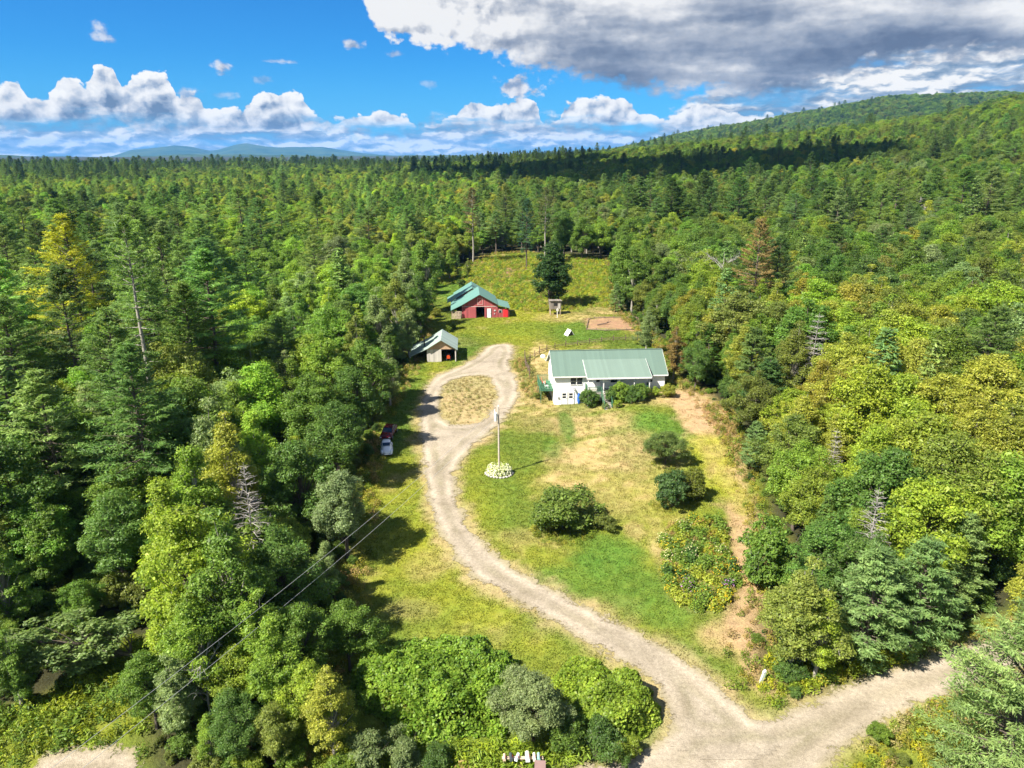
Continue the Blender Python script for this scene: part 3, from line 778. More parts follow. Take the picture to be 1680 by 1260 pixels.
put_tree((428, 985), 13.5, 'deadspruce1', 'dead brownish spruce poking out above the roadside clump', None, land='dead brownish spruce', clear=1.2)
put_tree((400, 930), 16, 'tall3', 'tall yellowish poplar beside the dead brownish spruce', C_YELL, clear=2.5, width=0.85)
put_tree((365, 900), 16, 'tall1', 'tall grey-green poplar behind the yellowish poplar', C_GREY, clear=2.5)
for k, (bx, by, H, key, lab, c) in enumerate([
    (700, 512, 20, 'tall1', 'tallest poplar of the row, rising left of the barn', C_MID), (668, 540, 18, 'tall0', 'slim grey-green poplar second in the row left of the barn', C_GREY),
    (690, 548, 13, 'tall2', 'dark round poplar close behind the leaning birch by the barn', C_DARK), (655, 580, 16, 'tall3', 'pale olive willow left of the shed roof', C_OLIVE),
    (672, 590, 11, 'tall0', 'loose grey-green willow brushing the shed roof', C_GREY), (622, 600, 15, 'tall1', 'grey-green poplar behind the pale olive willow', C_GREY),
    (640, 668, 10.5, 'tall2', 'pale poplar beside the drive below the shed', C_GREY), (600, 690, 12.5, 'round3', 'big mid-green tree by the drive above the parked cars', C_MID),
    (586, 742, 12, 'round1', 'dark bushy tree right beside the white car', C_DARK), (560, 800, 11, 'round5', 'dark tree in front of the cars on the shaded edge', C_DARK), (520, 770, 13, 'round2', 'mid green tree two back from the white car', C_MID),
    (590, 640, 13, 'tall0', 'pale olive poplar above the big mid-green tree by the drive', C_OLIVE), (540, 700, 14, 'round0', 'bright green tree set back above the cars', C_BRIGHT), (500, 900, 12, 'round4', 'shaded dark tree left of the grey-green round-headed tree', C_DARK),
    (540, 985, 6, 'tall2', 'thin grey-green tree under the power lines', C_GREY)]):
    put_tree((bx, by), H, key, lab, c, clear=2.2)
LAND += [('parked cars', 632, 735), ('grey shed', 722, 575), ('red barn', 790, 500)]
HERO += [(*ground(262, 790)[:2], 5.0), (*ground(256, 840)[:2], 4.0), (*ground(150, 700)[:2], 4.5)]
# --- behind the field
put_tree((903, 506), 17, 'column', 'dense dark columnar tree standing alone by the raised wooden blind', (0.036, 0.074, 0.018), width=1.2, land='dark columnar tree', rz=1.0, clear=6)
put_tree((776, 432), 26, 'sparsepine', 'ragged brown-tinged pine with a bare trunk at the back of the field', (0.115, 0.092, 0.040), land='brown-tinged pine')
put_tree((864, 441), 23, 'pine0', 'blue-green pine at the back edge of the field by bare soil', (0.040, 0.088, 0.045), land='blue-green field pine', width=0.9)
put_tree((893, 434), 26, 'sparsepine', 'ragged tall pine with brown lower limbs behind the dark columnar tree', P_OLIVE if False else (0.085, 0.098, 0.034), rz=2.0)
put_tree((1046, 400), 26, 'spruce2', 'dark pointed spruce above the trees behind the garden plot', P_DARK, land='dark pointed spruce', width=1.4)
put_tree((925, 425), 17, 'round1', 'dark full tree shading the back edge of the field', C_DARK); put_tree((955, 428), 15, 'round4', 'green full tree right at the back corner of the field', C_MID)
put_tree((985, 425), 14, 'round2', 'bright tree at the far right corner of the field', C_BRIGHT)
for k, (bx, by, H, key, lab, c) in enumerate([(725, 462, 9, 'tall0', 'olive young poplar first of the clump behind the barn', C_OLIVE), (738, 460, 9.5, 'tall2', 'bright young poplar in the clump behind the barn', C_BRIGHT),
    (752, 459, 8.5, 'spruce0', 'dark young spruce in the clump behind the barn', P_DARK), (716, 466, 10, 'round5', 'dim green tree left of the clump behind the barn', C_DARK), (768, 455, 6, 'tall1', 'smallest yellowish sapling right of the clump behind the barn', C_OLIVE)]):
    put_tree((bx, by), H, key, lab, c, clear=2)
# --- right side
put_tree((1016, 505), 18, 'column', 'tall green cedar-like column at the corner of the field', C_MID, width=0.75, land='green column', clear=3)
put_tree((1036, 512), 16, 'tall2', 'bright full tree beside the green column', C_MID, clear=2.5); put_tree((1010, 512), 7, 'young0', 'small blue-green pine at the foot of the green column', P_BLUE, clear=1.5)
put_tree((1060, 580), 9, 'tall3', 'thin grey-leaved birch behind the far end of the white house', C_GREY, width=0.9, land='thin birch behind the house')
put_tree((1105, 622), 9, 'tall0', 'reddish-tinged tree at the far end of the white house', (0.16, 0.115, 0.035), clear=2); put_tree((1140, 640), 8, 'round4', 'dark leafy tree just past the shaded house end', C_DARK, clear=2)
put_tree((1228, 570), 25, 'pine1', 'big dying pine with rusty brown limbs in the hardwoods', P_BROWN, land='rusty brown pine', width=0.95)
put_tree((1262, 560), 21, 'pine3', 'dark green pine touching the rusty brown pine', P_DARK)
put_tree((1322, 680), 15, 'deadspruce0', 'bare grey dead spruce between the green woods and the yellow birches', None, land='bare grey spruce', clear=2.5, width=1.15)
put_tree((1408, 1000), 11.8, 'deadspruce1', 'whitened dead spruce above the blue-green roadside pine', None, land='whitened dead spruce', clear=1.5, width=1.15)
put_tree((1352, 850), 10.5, 'deadspruce0', 'small dead spruce half hidden in the yellow birches', None, clear=1.5)
put_tree((1672, 960), 13.5, 'snag', 'bleached birch snag at the right edge', None, clear=1.5)
put_tree((1492, 400), 14, 'deadtree1', 'bare grey dead hardwood crown on the green slope', None, clear=4.5, land='bare grey crown', width=1.4)
put_tree((1180, 520), 15, 'deadtree0', 'bleached bare limbs beside the rusty brown pine', None, clear=2.0)
put_tree((1500, 985), 12, 'wide0', 'spreading bright lime maple on the right, layered boughs', C_LIME, land='lime maple', clear=4.5)
put_tree((1625, 955), 12.5, 'wide1', 'lime maple near the right edge with dark gaps', C_BRIGHT, clear=4)
put_tree((1298, 1112), 10.4, 'tall1', 'upright olive birch at the corner of the mown track and the road', C_OLIVE, width=1.3, land='upright olive birch', clear=3)
put_tree((1335, 1118), 7.4, 'tall2', 'small yellow-green birch next to the upright olive birch', C_LIME, width=1.1, clear=2)
put_tree((1410, 1092), 10.6, 'young0', 'blue-green young pine standing beside the dirt road', P_BLUE, width=1.1, land='blue-green roadside pine', clear=3)
put_tree((1492, 1075), 10.4, 'young1', 'second blue-green pine along the dirt road, wider spaced limbs', (0.110, 0.180, 0.056), width=1.0, clear=3)
put_tree((1628, 1340), 15.0, 'bigpine', 'huge pale blue-green pine filling the lower right corner', P_SILV, width=0.9, land='huge corner pine', clear=4)
put_tree((1560, 1000), 9.5, 'young1', 'silvery pine above the huge corner pine', P_SILV, clear=2.5)
put_tree((1690, 1060), 10, 'tall3', 'yellowish birch at the right edge above the huge corner pine', C_YELL, clear=2.5)
put_tree((1255, 960), 6, 'bush1', 'green bush where the mown track narrows', C_MID, clear=2, width=0.9); put_tree((1232, 770), 6.5, 'young1', 'young blue-green pine beside the mown track', P_BLUE, clear=2)
for k, (bx, by, H, key, c) in enumerate([(1300, 800, 13, 'tall1', C_YELL), (1380, 760, 14, 'round3', C_YELL), (1350, 830, 11, 'tall3', C_YELL), (1450, 800, 14, 'wide0', C_LIME), (1440, 720, 14, 'round0', C_YELL), (1520, 800, 14, 'round1', C_YELL),
    (1590, 760, 14, 'wide1', C_YELL), (1660, 800, 15, 'tall2', C_OLIVE), (1560, 860, 13, 'tall0', C_YELL), (1680, 720, 14, 'round5', C_GOLD), (1420, 870, 12, 'round4', C_LIME), (1300, 870, 10.5, 'round2', C_BRIGHT), (1480, 690, 15, 'wide1', C_LIME)]):
    lab = ['narrow yellowing birch nearest the mown track', 'round yellowing birch past the bare grey spruce', 'yellowing birch under the round one by the bare grey spruce', 'wide lime tree amid the yellow birches', 'topmost round yellowing birch', 'yellowing birch above the lime maple',
           'widest yellowing birch near the right edge', 'olive birch at the right edge above the lime maple', 'narrow yellowing birch over the lime maple', 'golden birch crown at the right edge', 'lime tree crowding the whitened dead spruce', 'bright green tree beside the mown track under the yellow birches', 'spreading lime crown behind the topmost round yellowing birch'][k]
    put_tree((bx, by), H, key, lab, c, clear=3.2)
LAND += [('white house', 1000, 610), ('garden plot', 1005, 530)]

# --- the rest of the woods: a jittered lattice over the terrain, thinned by what stands there already
def lattice(r0, r1, step, a0=-43, a1=43):
    X = np.arange(-r1 * 0.75, r1 * 0.75, step); Y = np.arange(8, r1, step)
    X, Y = np.meshgrid(X, Y); X = X + (np.arange(X.shape[0]) % 2)[:, None] * step * 0.5
    X = X + R.uniform(-.36, .36, X.shape) * step; Y = Y + R.uniform(-.36, .36, Y.shape) * step
    X, Y = X.ravel(), Y.ravel(); r = np.hypot(X, Y); az = np.degrees(np.arctan2(X, Y))
    k = (r >= r0) & (r < r1) & (az > a0) & (az < a1)
    return X[k], Y[k]
pts = [lattice(28, 190, 4.7), lattice(190, 420, 5.6), lattice(420, 820, 7.6)]
X = np.concatenate([p[0] for p in pts]); Y = np.concatenate([p[1] for p in pts])
keep = (Y > 40) & ~((Y < 47) & (np.degrees(np.arctan2(X, Y)) > -24))
nearm = np.hypot(X, Y) < 330
for P in NOTREE:
    s = np.full(len(X), -99.0); s[nearm] = poly_sd(X[nearm], Y[nearm], P); keep &= s < np.where((X < -5) & (Y < 105) & (Y > 50), -3.4, -1.6)
s = np.full(len(X), -99.0); s[nearm] = np.maximum(poly_sd(X[nearm], Y[nearm], ROAD), poly_sd(X[nearm], Y[nearm], PULLOFF)); keep &= s < -2.5
for hx, hy, hc in HERO: keep &= np.hypot(X - hx, Y - hy) > hc
X, Y = X[keep], Y[keep]; n = len(X)
Z = height(X, Y); PX, PY, DD = project(X, Y, Z)
edge = np.full(n, -99.0); nm = np.hypot(X, Y) < 330; edge[nm] = np.maximum(poly_sd(X[nm], Y[nm], LAWN), poly_sd(X[nm], Y[nm], PATH))
rr_ = np.hypot(X, Y); AZ = np.degrees(np.arctan2(X, Y))
stand = fbm(X, Y, 3, 38, 21); tone = fbm(X, Y, 3, 22, 22); u1, u2, u3 = R.random(n), R.random(n), R.random(n)
left = X < -8
# how likely a conifer is, how tall things grow
pc = np.where(left, 0.05, 0.07)
deep = left & (AZ < -23 + 9 * sstep(210, 260, rr_)); pc = np.where(deep, 0.27, pc)
pc = np.where((rr_ > 225) & (AZ < 6), 0.10, pc); pc = np.where((rr_ > 380) & (AZ < 6), 0.06, pc)
pc = np.where(left & (edge > -9), 0.04, pc)
pc = np.where((~left) & (rr_ < 75), 0.28, pc)
pc = np.where((AZ > 9) & (rr_ > 110), 0.05, pc)
pc = np.clip(pc + (stand - 0.5) * 1.1 * np.where(rr_ > 240, 0.5, np.where(pc > 0.2, 1, 0.22)), 0.01, 0.95)
conif = u1 < pc
Hh = np.where(conif, np.where(left | (rr_ > 235), 18 + 9 * u2, 10 + 8 * u2), 10.5 + 5 * u2)
Hh = np.where(conif & (rr_ > 300), Hh * 0.84, Hh); Hh = np.where(conif & left & ~deep & (rr_ < 300), Hh * 0.8, Hh)
Hh = np.where(edge > -8, Hh * np.where(left, np.where(Y < 78, 0.55, 0.72), 0.78), Hh)
Hh = np.where((X < -12) & (Y < 62), Hh * 0.8, Hh)
Hh = np.where((~left) & (rr_ < 62), np.minimum(Hh, 9.5), Hh)
# the strip of low poplars between the woods and the drive
strip = left & (~conif) & (AZ > -24) & (Y > 60) & (Y < 200); Hh = np.where(strip, Hh * 0.9, Hh)
def pick_colors():
    cols = np.zeros((n, 3)); names = np.empty(n, object)
    yel = (X > 22) & (rr_ < 150) & (Y > 62) & (tone > 0.44)
    for i in range(n):
        if conif[i]:
            w = [0.34, 0.42, 0.08, 0.16] if left[i] else [0.3, 0.35, 0.25, 0.10]
            c = [P_DARK, P_MID, P_BLUE, P_PALE][np.searchsorted(np.cumsum(w), u3[i] * 0.999)]
        else:
            if yel[i]: L = [C_YELL, C_LIME, C_OLIVE, C_BRIGHT, C_MID]; w = [.36, .24, .16, .14, .10]
            elif left[i] and rr_[i] < 240: L = [C_MID, C_BRIGHT, C_DARK, C_GREY, C_OLIVE, C_LIME]; w = [.36, .24, .13, .12, .08, .07]
            elif left[i]: L = [C_BRIGHT, C_MID, C_OLIVE, C_LIME, C_YELL]; w = [.26, .18, .28, .18, .10]
            else: L = [C_MID, C_BRIGHT, C_DARK, C_OLIVE, C_GREY, C_LIME, C_YELL]; w = [.37, .21, .12, .12, .08, .06, .04]
            v = np.clip(u3[i] * 0.75 + (tone[i] - 0.3) * 0.6, 0, 0.999) if not yel[i] else u3[i] * 0.999
            v = (u3[i] * 0.999)
            c = L[min(np.searchsorted(np.cumsum(w), v), len(L) - 1)]
        cols[i] = c; names[i] = NAMES[c]
    return cols, names
cols, cname = pick_colors()
shade = R.uniform(0.78, 1.25, (n, 1)); hue = R.normal(size=(n, 3)) * 0.06
cols2 = np.clip(cols * shade * (1 + hue) * np.where(left, 1.5, 1.18)[:, None], 0.005, 0.6)
bk = [f'round{i}' for i in range(6)] + [f'tall{i}' for i in range(4)] + ['wide0', 'wide1']
ck = [f'pine{i}' for i in range(5)] + ['young0', 'young1'] + [f'spruce{i}' for i in range(3)]
kb = R.integers(0, len(bk), n); kb = np.where(strip & (u2 < .7), 6 + R.integers(0, 4, n), kb); kb = np.where((kb >= 10) & (u1 < .5), R.integers(0, 6, n), kb)
kc = np.where(R.random(n) < np.where(left | (rr_ > 235), 0.9, 0.35), R.integers(0, 5, n), 5 + R.integers(0, 5, n))
width = R.uniform(0.88, 1.22, n) * np.where(conif, 1.14, np.where(Hh < 10, 1.12, 1.0))
TPX, TPY, TD = project(X, Y, Z + Hh * 0.72)
inframe = (TPX > -40) & (TPX < 1720) & (TPY < 1330) & (TPY > 0)
size = np.where(inframe, Hh / TD, 0)
NB, NC = 232, 215          # with the trees set by hand this makes about 300 of each kind
pickb = np.argsort(-np.where(conif, -1, size))[:NB]; pickc = np.argsort(-np.where(conif, size, -1))[:NC]
solo = np.zeros(n, bool); solo[pickb] = True; solo[pickc] = True; solo &= size > 0

ORD = ['', 'second ', 'third ', 'fourth ', 'fifth ', 'sixth ', 'seventh ', 'eighth ', 'ninth ', 'tenth ', 'eleventh ', 'twelfth ', 'thirteenth ', 'fourteenth ']
ids = np.nonzero(solo)[0]; desc = {}
for i in ids:
    d = [(math.hypot(TPX[i] - u, (TPY[i] - v) * 1.2), ph, u, v) for ph, u, v in LAND]; dist, ph, u, v = min(d)
    dx, dy = TPX[i] - u, TPY[i] - v
    where = ('left of' if dx < 0 else 'right of') if abs(dx) > abs(dy) * 1.1 else ('above' if dy < 0 else 'below')
    tall = Hh[i] > (21 if conif[i] else 13.2); low = Hh[i] < (15 if conif[i] else 10)
    sz = 'tall ' if tall else 'small ' if low else ''
    sort = {'p': 'pine', 'y': 'young pine', 's': 'pointed spruce'}[ck[kc[i]][0]] if conif[i] else {'r': 'round-crowned tree', 't': 'narrow leafy tree', 'w': 'spreading tree'}[bk[kb[i]][0]]
    desc.setdefault((sz, cname[i], sort, where, ph), []).append((dist, i))
for (sz, cn, sort, where, ph), L in desc.items():
    L.sort()
    for k, (dist, i) in enumerate(L):
        key = ck[kc[i]] if conif[i] else bk[kb[i]]
        o = ORD[k] if k < len(ORD) else 'farther '
        if len(L) > 1 and k == 0: o = 'nearest '
        lab = f'{o}{sz}{cn} {sort} {where} the {ph}' if o else f'{sz}{cn} {sort} {where} the {ph}'
        if len(lab.split()) < 4: lab += ' in the woods'
        plant('conifer_tree' if conif[i] else 'broadleaf_tree', key, lab, 'tree', (X[i], Y[i], Z[i] - 0.1), Hh[i], cols2[i], width=width[i],
              group='conifers of the surrounding woods' if conif[i] else 'hardwoods of the surrounding woods')

# --- what is beyond counting
rest = ~solo & (TPX > -260) & (TPX < 1940)
def rest_of(mask, keys, which, name, label):
    P = [PROTO[k]['whole'] for k in keys]; h = np.array([PROTO[k]['H'] for k in keys])
    m = rest & mask
    return [X[m], Y[m], Z[m] - 0.1, R.uniform(0, 6.28, m.sum()), Hh[m] / h[which[m]], which[m], cols2[m], width[m]], P
# farther out single trees, then coarser ones standing for the canopy
def far(r0, r1, step, sc):
    x, y = lattice(r0, r1, step, -40, 42); m = len(x); az = np.degrees(np.arctan2(x, y)); r = np.hypot(x, y)
    z = height(x, y)
    p = np.where(az < 6, 0.08, 0.03) + (fbm(x, y, 3, 120, 31) - 0.5) * np.where(az < 6, 1.1, 0.25)
    p = np.where((az < 2) & (r > 900), p + 0.12, p)
    c = R.random(m) < p
    w = R.random(m); pal = np.array([C_MID, C_BRIGHT, C_OLIVE, C_LIME, C_DARK]); k = np.searchsorted(np.cumsum([.30, .26, .2, .13, .11]), w * .999)
    pal2 = np.array([P_DARK, P_MID, P_PALE]); k2 = np.searchsorted(np.cumsum([.5, .4, .1]), w * .999)
    cc = np.where(c[:, None], pal2[k2], pal[k] * 1.2) * R.uniform(0.75, 1.25, (m, 1))
    h = np.where(c, R.uniform(13, 29, m), R.uniform(10, 17, m)) * sc
    return x, y, z, h, c, cc
B, PB = rest_of(~conif, bk, kb, '', ''); Cn, PC = rest_of(conif, ck, kc, '', '')
hb = np.array([PROTO[k]['H'] for k in bk]); hc = np.array([PROTO[k]['H'] for k in ck])
for r0, r1, st, sc, wd in ((820, 1500, 10.5, 1.0, 1.35), (1500, 4200, 19.0, 1.15, 2.0)):
    x, y, z, h, c, cc = far(r0, r1, st, sc)
    for A, m, hh, nk in ((B, ~c, hb, 6), (Cn, c, hc, 5)):
        w = R.integers(0, nk, m.sum())
        add = [x[m], y[m], z[m] - 0.5, R.uniform(0, 6.28, m.sum()), h[m] / hh[w], w, cc[m], np.full(m.sum(), wd) * (0.75 if nk == 5 else 1.0)]
        for j in range(8): A[j] = np.concatenate([A[j], add[j]])
scatter('leafy_forest', *B[:7], PB, 'unbroken leafy woods running up the hills to the skyline', 'forest', B[7])
scatter('pine_forest', *Cn[:7], PC, 'distant pines and spruces scattered through the woods to the skyline', 'forest', Cn[7])
print('TREES solo', solo.sum(), 'rest', len(B[0]), len(Cn[0]), 'kinds', (solo & conif).sum(), (solo & ~conif).sum())

# undergrowth below the trees
ux, uy = lattice(26, 235, 2.0)
k = np.ones(len(ux), bool)
for P in NOTREE: k &= poly_sd(ux, uy, P) < 0.2
k &= np.maximum(poly_sd(ux, uy, ROAD), poly_sd(ux, uy, PULLOFF)) < -0.9
ux, uy = ux[k], uy[k]; m = len(ux)
ed = np.maximum(np.maximum(poly_sd(ux, uy, LAWN), poly_sd(ux, uy, PATH)), poly_sd(ux, uy, ROAD))
us = R.uniform(0.32, 0.75, m) * np.where(ed > -5, 0.7, 1.0) * np.where(ed > -2, np.where(ux > 10, 0.5, 0.8), 1)
pal = np.array([C_MID, C_BRIGHT, C_DARK, C_OLIVE]); uc = pal[R.integers(0, 4, m)] * R.uniform(0.75, 1.35, (m, 1))
scatter('undergrowth', ux, uy, height(ux, uy) - 0.1, R.uniform(0, 6.28, m), us, R.integers(0, 3, m), uc, [PROTO[f'bush{i}']['whole'] for i in range(3)], 'leafy undergrowth along the woods and under the trees', 'undergrowth')

# ================================================================ buildings and small things
SIDING = striped('white_clapboard', (0.85, 0.85, 0.83), 0.12, 'Z', 0.22, 0.55, 0.03)
WHITE = plain('white_paint', (0.80, 0.79, 0.76), 0.5, 0, 0.05, 2)
ROOFP = striped('pale_green_porch_roof', (0.140, 0.196, 0.162), 0.42, 'X', 0.10, 0.42, 0.06, 0.6, gap=0.10)
ROOFG = striped('green_metal_roof', (0.106, 0.160, 0.130), 0.42, 'X', 0.10, 0.42, 0.06, 0.6, gap=0.10)
GLASS = plain('dark_window_glass', (0.025, 0.032, 0.042), 0.08, 0, 0.3, 1)
DECKG = plain('green_deck_paint', (0.045, 0.135, 0.075), 0.6, 0, 0.25, 3)
DECKB = striped('grey_deck_boards', (0.36, 0.34, 0.30), 0.14, 'Y', 0.5, 0.8, 0.15)
DARKM = plain('dark_metal', (0.03, 0.03, 0.032), 0.5, 0.3, 0.3, 3)
BLUE = plain('blue_plastic', (0.03, 0.12, 0.42), 0.4, 0, 0.2, 3)
CONC = plain('concrete', (0.42, 0.40, 0.37), 0.9, 0, 0.15, 3, 0.3)

# ---- the house: walk-out basement at its near corner, ground climbing to its far end
hx, hy, _ = ground(909, 664, 0.0); HZ = math.atan2(107.0 - 105.9, 24.2 - 6.66)
Lh, Dh, E, RZ, OV = 17.55, 8.3, 4.86, 7.62, 0.38
house = thing('house', 'long white ranch house with green metal roof and green porch in the clearing', 'house', (hx, hy, 0), HZ)
mb = MB()
mb.prism([(0, 0, -0.6), (0, Dh, -0.6), (0, Dh, E), (0, Dh / 2, RZ - 0.16), (0, 0, E)], (Lh, 0, 0))
mb.build('wall', SIDING, house)
mb = MB(); sl_ = (RZ - E) / (Dh / 2)
for s in (0, 1):
    y0, y1 = (-OV, Dh / 2) if s == 0 else (Dh + OV, Dh / 2)
    z0 = E - OV * sl_
    P = [(-OV, y0, z0 + 0.05), (-OV, y1, RZ), (-OV, y1, RZ + 0.12), (-OV, y0, z0 + 0.17)]
    mb.prism(P, (Lh + 2 * OV, 0, 0))
roof = mb.build('roof', ROOFG, house)
mb = MB()
for x in (-OV - 0.025, Lh + OV + 0.005):
    for y0 in (-OV, Dh + OV):
        z0 = E - OV * sl_
        mb.prism([(x, y0, z0 - 0.02), (x, Dh / 2, RZ - 0.07), (x, Dh / 2, RZ + 0.135), (x, y0, z0 + 0.185)], (0.02, 0, 0))
mb.box(-OV, Lh + OV, -OV - 0.04, -OV - 0.005, E - OV * sl_ - 0.03, E - OV * sl_ + 0.15)
mb.build('fascia', WHITE, roof)
mb = MB(); mb.box(-OV, Lh + OV, Dh / 2 - 0.13, Dh / 2 + 0.13, RZ + 0.10, RZ + 0.16); mb.build('ridge_cap', ROOFG, roof)
# porch roof: a shallower plane riding over the main slope
PX0, PX1, PY, FL = 4.75, 14.85, -2.1, 2.55
porch = MB()
pz0, pz1 = 5.03, 6.55; py1 = 2.35
porch.prism([(PX0, PY - 0.25, pz0 - 0.09), (PX0, py1, pz1), (PX0, py1, pz1 + 0.12), (PX0, PY - 0.25, pz0 + 0.03)], (PX1 - PX0, 0, 0))
pr = porch.build('porch_roof', ROOFP, house)
mb = MB()
for x in (PX0 - 0.03, PX1 + 0.005):
    mb.prism([(x, PY - 0.25, pz0 - 0.16), (x, py1, pz1 - 0.02), (x, py1, pz1 + 0.135), (x, PY - 0.25, pz0 + 0.045)], (0.025, 0, 0))
mb.box(PX0, PX1, PY - 0.285, PY - 0.255, pz0 - 0.2, pz0 + 0.03)
# side cheeks closing the gap to the main slope
mb.prism([(PX0 + 0.1, 0.05, E + 0.12), (PX0 + 0.1, 2.25, pz1 - 0.02), (PX0 + 0.1, 0.05, 5.6)], (0.05, 0, 0)); mb.prism([(PX1 - 0.15, 0.05, E + 0.12), (PX1 - 0.15, 2.25, pz1 - 0.02), (PX1 - 0.15, 0.05, 5.6)], (0.05, 0, 0))
mb.build('fascia', WHITE, pr)
mb = MB(); mb.box(PX0 + 0.1, PX1 - 0.1, PY, -0.01, FL - 0.14, FL); mb.build('porch_floor', DECKB, house)
mb = MB()
for x in np.linspace(PX0 + 0.25, PX1 - 0.25, 5): mb.box(x - 0.06, x + 0.06, PY + 0.02, PY + 0.14, FL, pz0 - 0.05)
for x in np.linspace(PX0 + 0.25, PX1 - 0.25, 5): mb.box(x - 0.07, x + 0.07, PY + 0.02, PY + 0.16, -0.5, FL - 0.14)
mb.build('porch_post', WHITE, house)
def railing(mb, x0, x1, y, z, along='x'):
    n = max(2, int(abs(x1 - x0) / 0.13))
    B = (lambda a0, a1, b0, b1, c0, c1: mb.box(a0, a1, b0, b1, c0, c1)) if along == 'x' else (lambda a0, a1, b0, b1, c0, c1: mb.box(b0, b1, a0, a1, c0, c1))
    B(x0, x1, y - 0.05, y + 0.05, z + 0.92, z + 0.98); B(x0, x1, y - 0.025, y + 0.025, z + 0.12, z + 0.18)
    for k in range(n + 1):
        x = x0 + (x1 - x0) * k / n; B(x - 0.022, x + 0.022, y - 0.018, y + 0.018, z + 0.18, z + 0.92)
mb = MB(); SX0, SX1 = 7.15, 8.25
railing(mb, PX0 + 0.2, SX0 - 0.1, PY + 0.07, FL); railing(mb, SX1 + 0.1, PX1 - 0.2, PY + 0.07, FL); railing(mb, PY + 0.12, -0.05, PX0 + 0.15, FL, 'y'); railing(mb, PY + 0.12, -0.05, PX1 - 0.15, FL, 'y')
mb.build('porch_railing', DECKG, house)
mb = MB(); mb.box(PX0 + 0.12, SX0 - 0.05, PY + 0.03, PY + 0.07, 1.3, FL - 0.2); mb.box(SX1 + 0.05, PX1 - 0.12, PY + 0.03, PY + 0.07, 1.75, FL - 0.2); mb.build('porch_skirt', plain('grey_lattice', (0.22, 0.22, 0.2), 0.8, 0, 0.3, 5), house)
mb = MB(); nst = 11; gz = float(height(*(np.array([hx, hy]) + np.array([math.cos(HZ) * 7.7 + math.sin(HZ) * 5.0, math.sin(HZ) * 7.7 - math.cos(HZ) * 5.0]))))
for k in range(nst):
    f = k / nst; y = PY - 0.28 * (k + 1); z = FL - (FL - gz) * (k + 1) / nst; mb.box(SX0, SX1, y, y + 0.28, z - 0.05, z)
mb.build('porch_steps', DECKB, house)
mb = MB()
for x in (SX0 - 0.07, SX1 + 0.07):
    ye = PY - 0.28 * nst
    mb.prism([(x - 0.03, PY, FL - 0.3), (x - 0.03, ye, gz - 0.1), (x - 0.03, ye, gz + 0.12), (x - 0.03, PY, FL - 0.05)], (0.06, 0, 0))
    mb.tube([(x, PY, FL + 0.95), (x, ye, gz + 0.95)], 0.045, 4)
    for k in range(0, nst + 1, 2):
        y = PY - 0.28 * k; z = FL - (FL - gz) * k / nst; mb.box(x - 0.03, x + 0.03, y - 0.03, y + 0.03, z, z + 0.93)
mb.build('stair_railing', DECKG, house)
def window(parent, x0, x1, z0, z1, y=0.0, face=-1, cols=2, rows=2, frame=WHITE):
    """Framed sash in a wall facing -y, its glass a child."""
    d = -0.05
    mb = MB(); w = 0.07
    mb.box(x0 - w, x0, y + d, y - 0.004, z0 - w, z1 + w); mb.box(x1, x1 + w, y + d, y - 0.004, z0 - w, z1 + w); mb.box(x0, x1, y + d, y - 0.004, z1, z1 + w); mb.box(x0, x1, y + d - 0.02, y - 0.004, z0 - w, z0)
    for k in range(1, cols): x = x0 + (x1 - x0) * k / cols; mb.box(x - 0.025, x + 0.025, y + d + 0.01, y - 0.004, z0, z1)
    for k in range(1, rows): z = z0 + (z1 - z0) * k / rows; mb.box(x0, x1, y + d + 0.016, y - 0.005, z - 0.025, z + 0.025)
    o = mb.build('window', frame, parent)
    MB().box(x0, x1, y - 0.02, y - 0.003, z0, z1).build('pane', GLASS, o); return o
window(house, 2.55, 3.42, 3.3, 4.4, cols=1); window(house, 3.55, 4.4, 3.3, 4.4, cols=1)
window(house, 8.9, 9.9, 3.55, 4.4, cols=1); window(house, 14.95, 15.55, 3.5, 4.3, cols=1)
def gdoor(x0, x1, name, z0, z1, panes):
    mb = MB(); mb.box(x0, x1, -0.06, -0.004, z0, z1); o = mb.build(name, WHITE, house); f = MB()
    for a, b in ((x0, x0 + 0.06), (x1 - 0.06, x1)): f.box(a, b, -0.085, -0.061, z0, z1)
    f.build('door_frame', plain('grey_trim', (0.55, 0.55, 0.54), 0.6), o)
    g = MB()
    for (a, b, c, d) in panes: g.box(a, b, -0.075, -0.0605, c, d)
    g.build('pane', GLASS, o)
    MB().ball((x1 - 0.15, -0.1, z0 + 1.0), 0.05).build('handle', DARKM, o); return o
for x0 in (1.1, 2.15): gdoor(x0, x0 + 1.0, 'door', 0.05, 2.15, [(x0 + .2, x0 + .76, 1.55, 1.88), (x0 + .2, x0 + .76, 1.1, 1.42)])
gdoor(6.4, 7.35, 'door', FL, FL + 2.05, [(6.6, 7.15, FL + 1.1, FL + 1.8)])
mb = MB(); mb.box(2.95, 3.1, -0.2, -0.004, 2.55, 2.8); mb.prism([(2.85, -0.45, 2.5), (3.3, -0.45, 2.5), (3.2, -0.05, 2.85), (2.95, -0.05, 2.85)], (0, 0, 0.04)); mb.build('outdoor_lamp', plain('grey_tin', (.4, .41, .42), .4, .5), house)
MB().box(0.55, 0.85, -0.12, -0.004, 1.0, 1.3).build('meter_box', plain('grey_box', (.35, .36, .37), .5, .3), house)
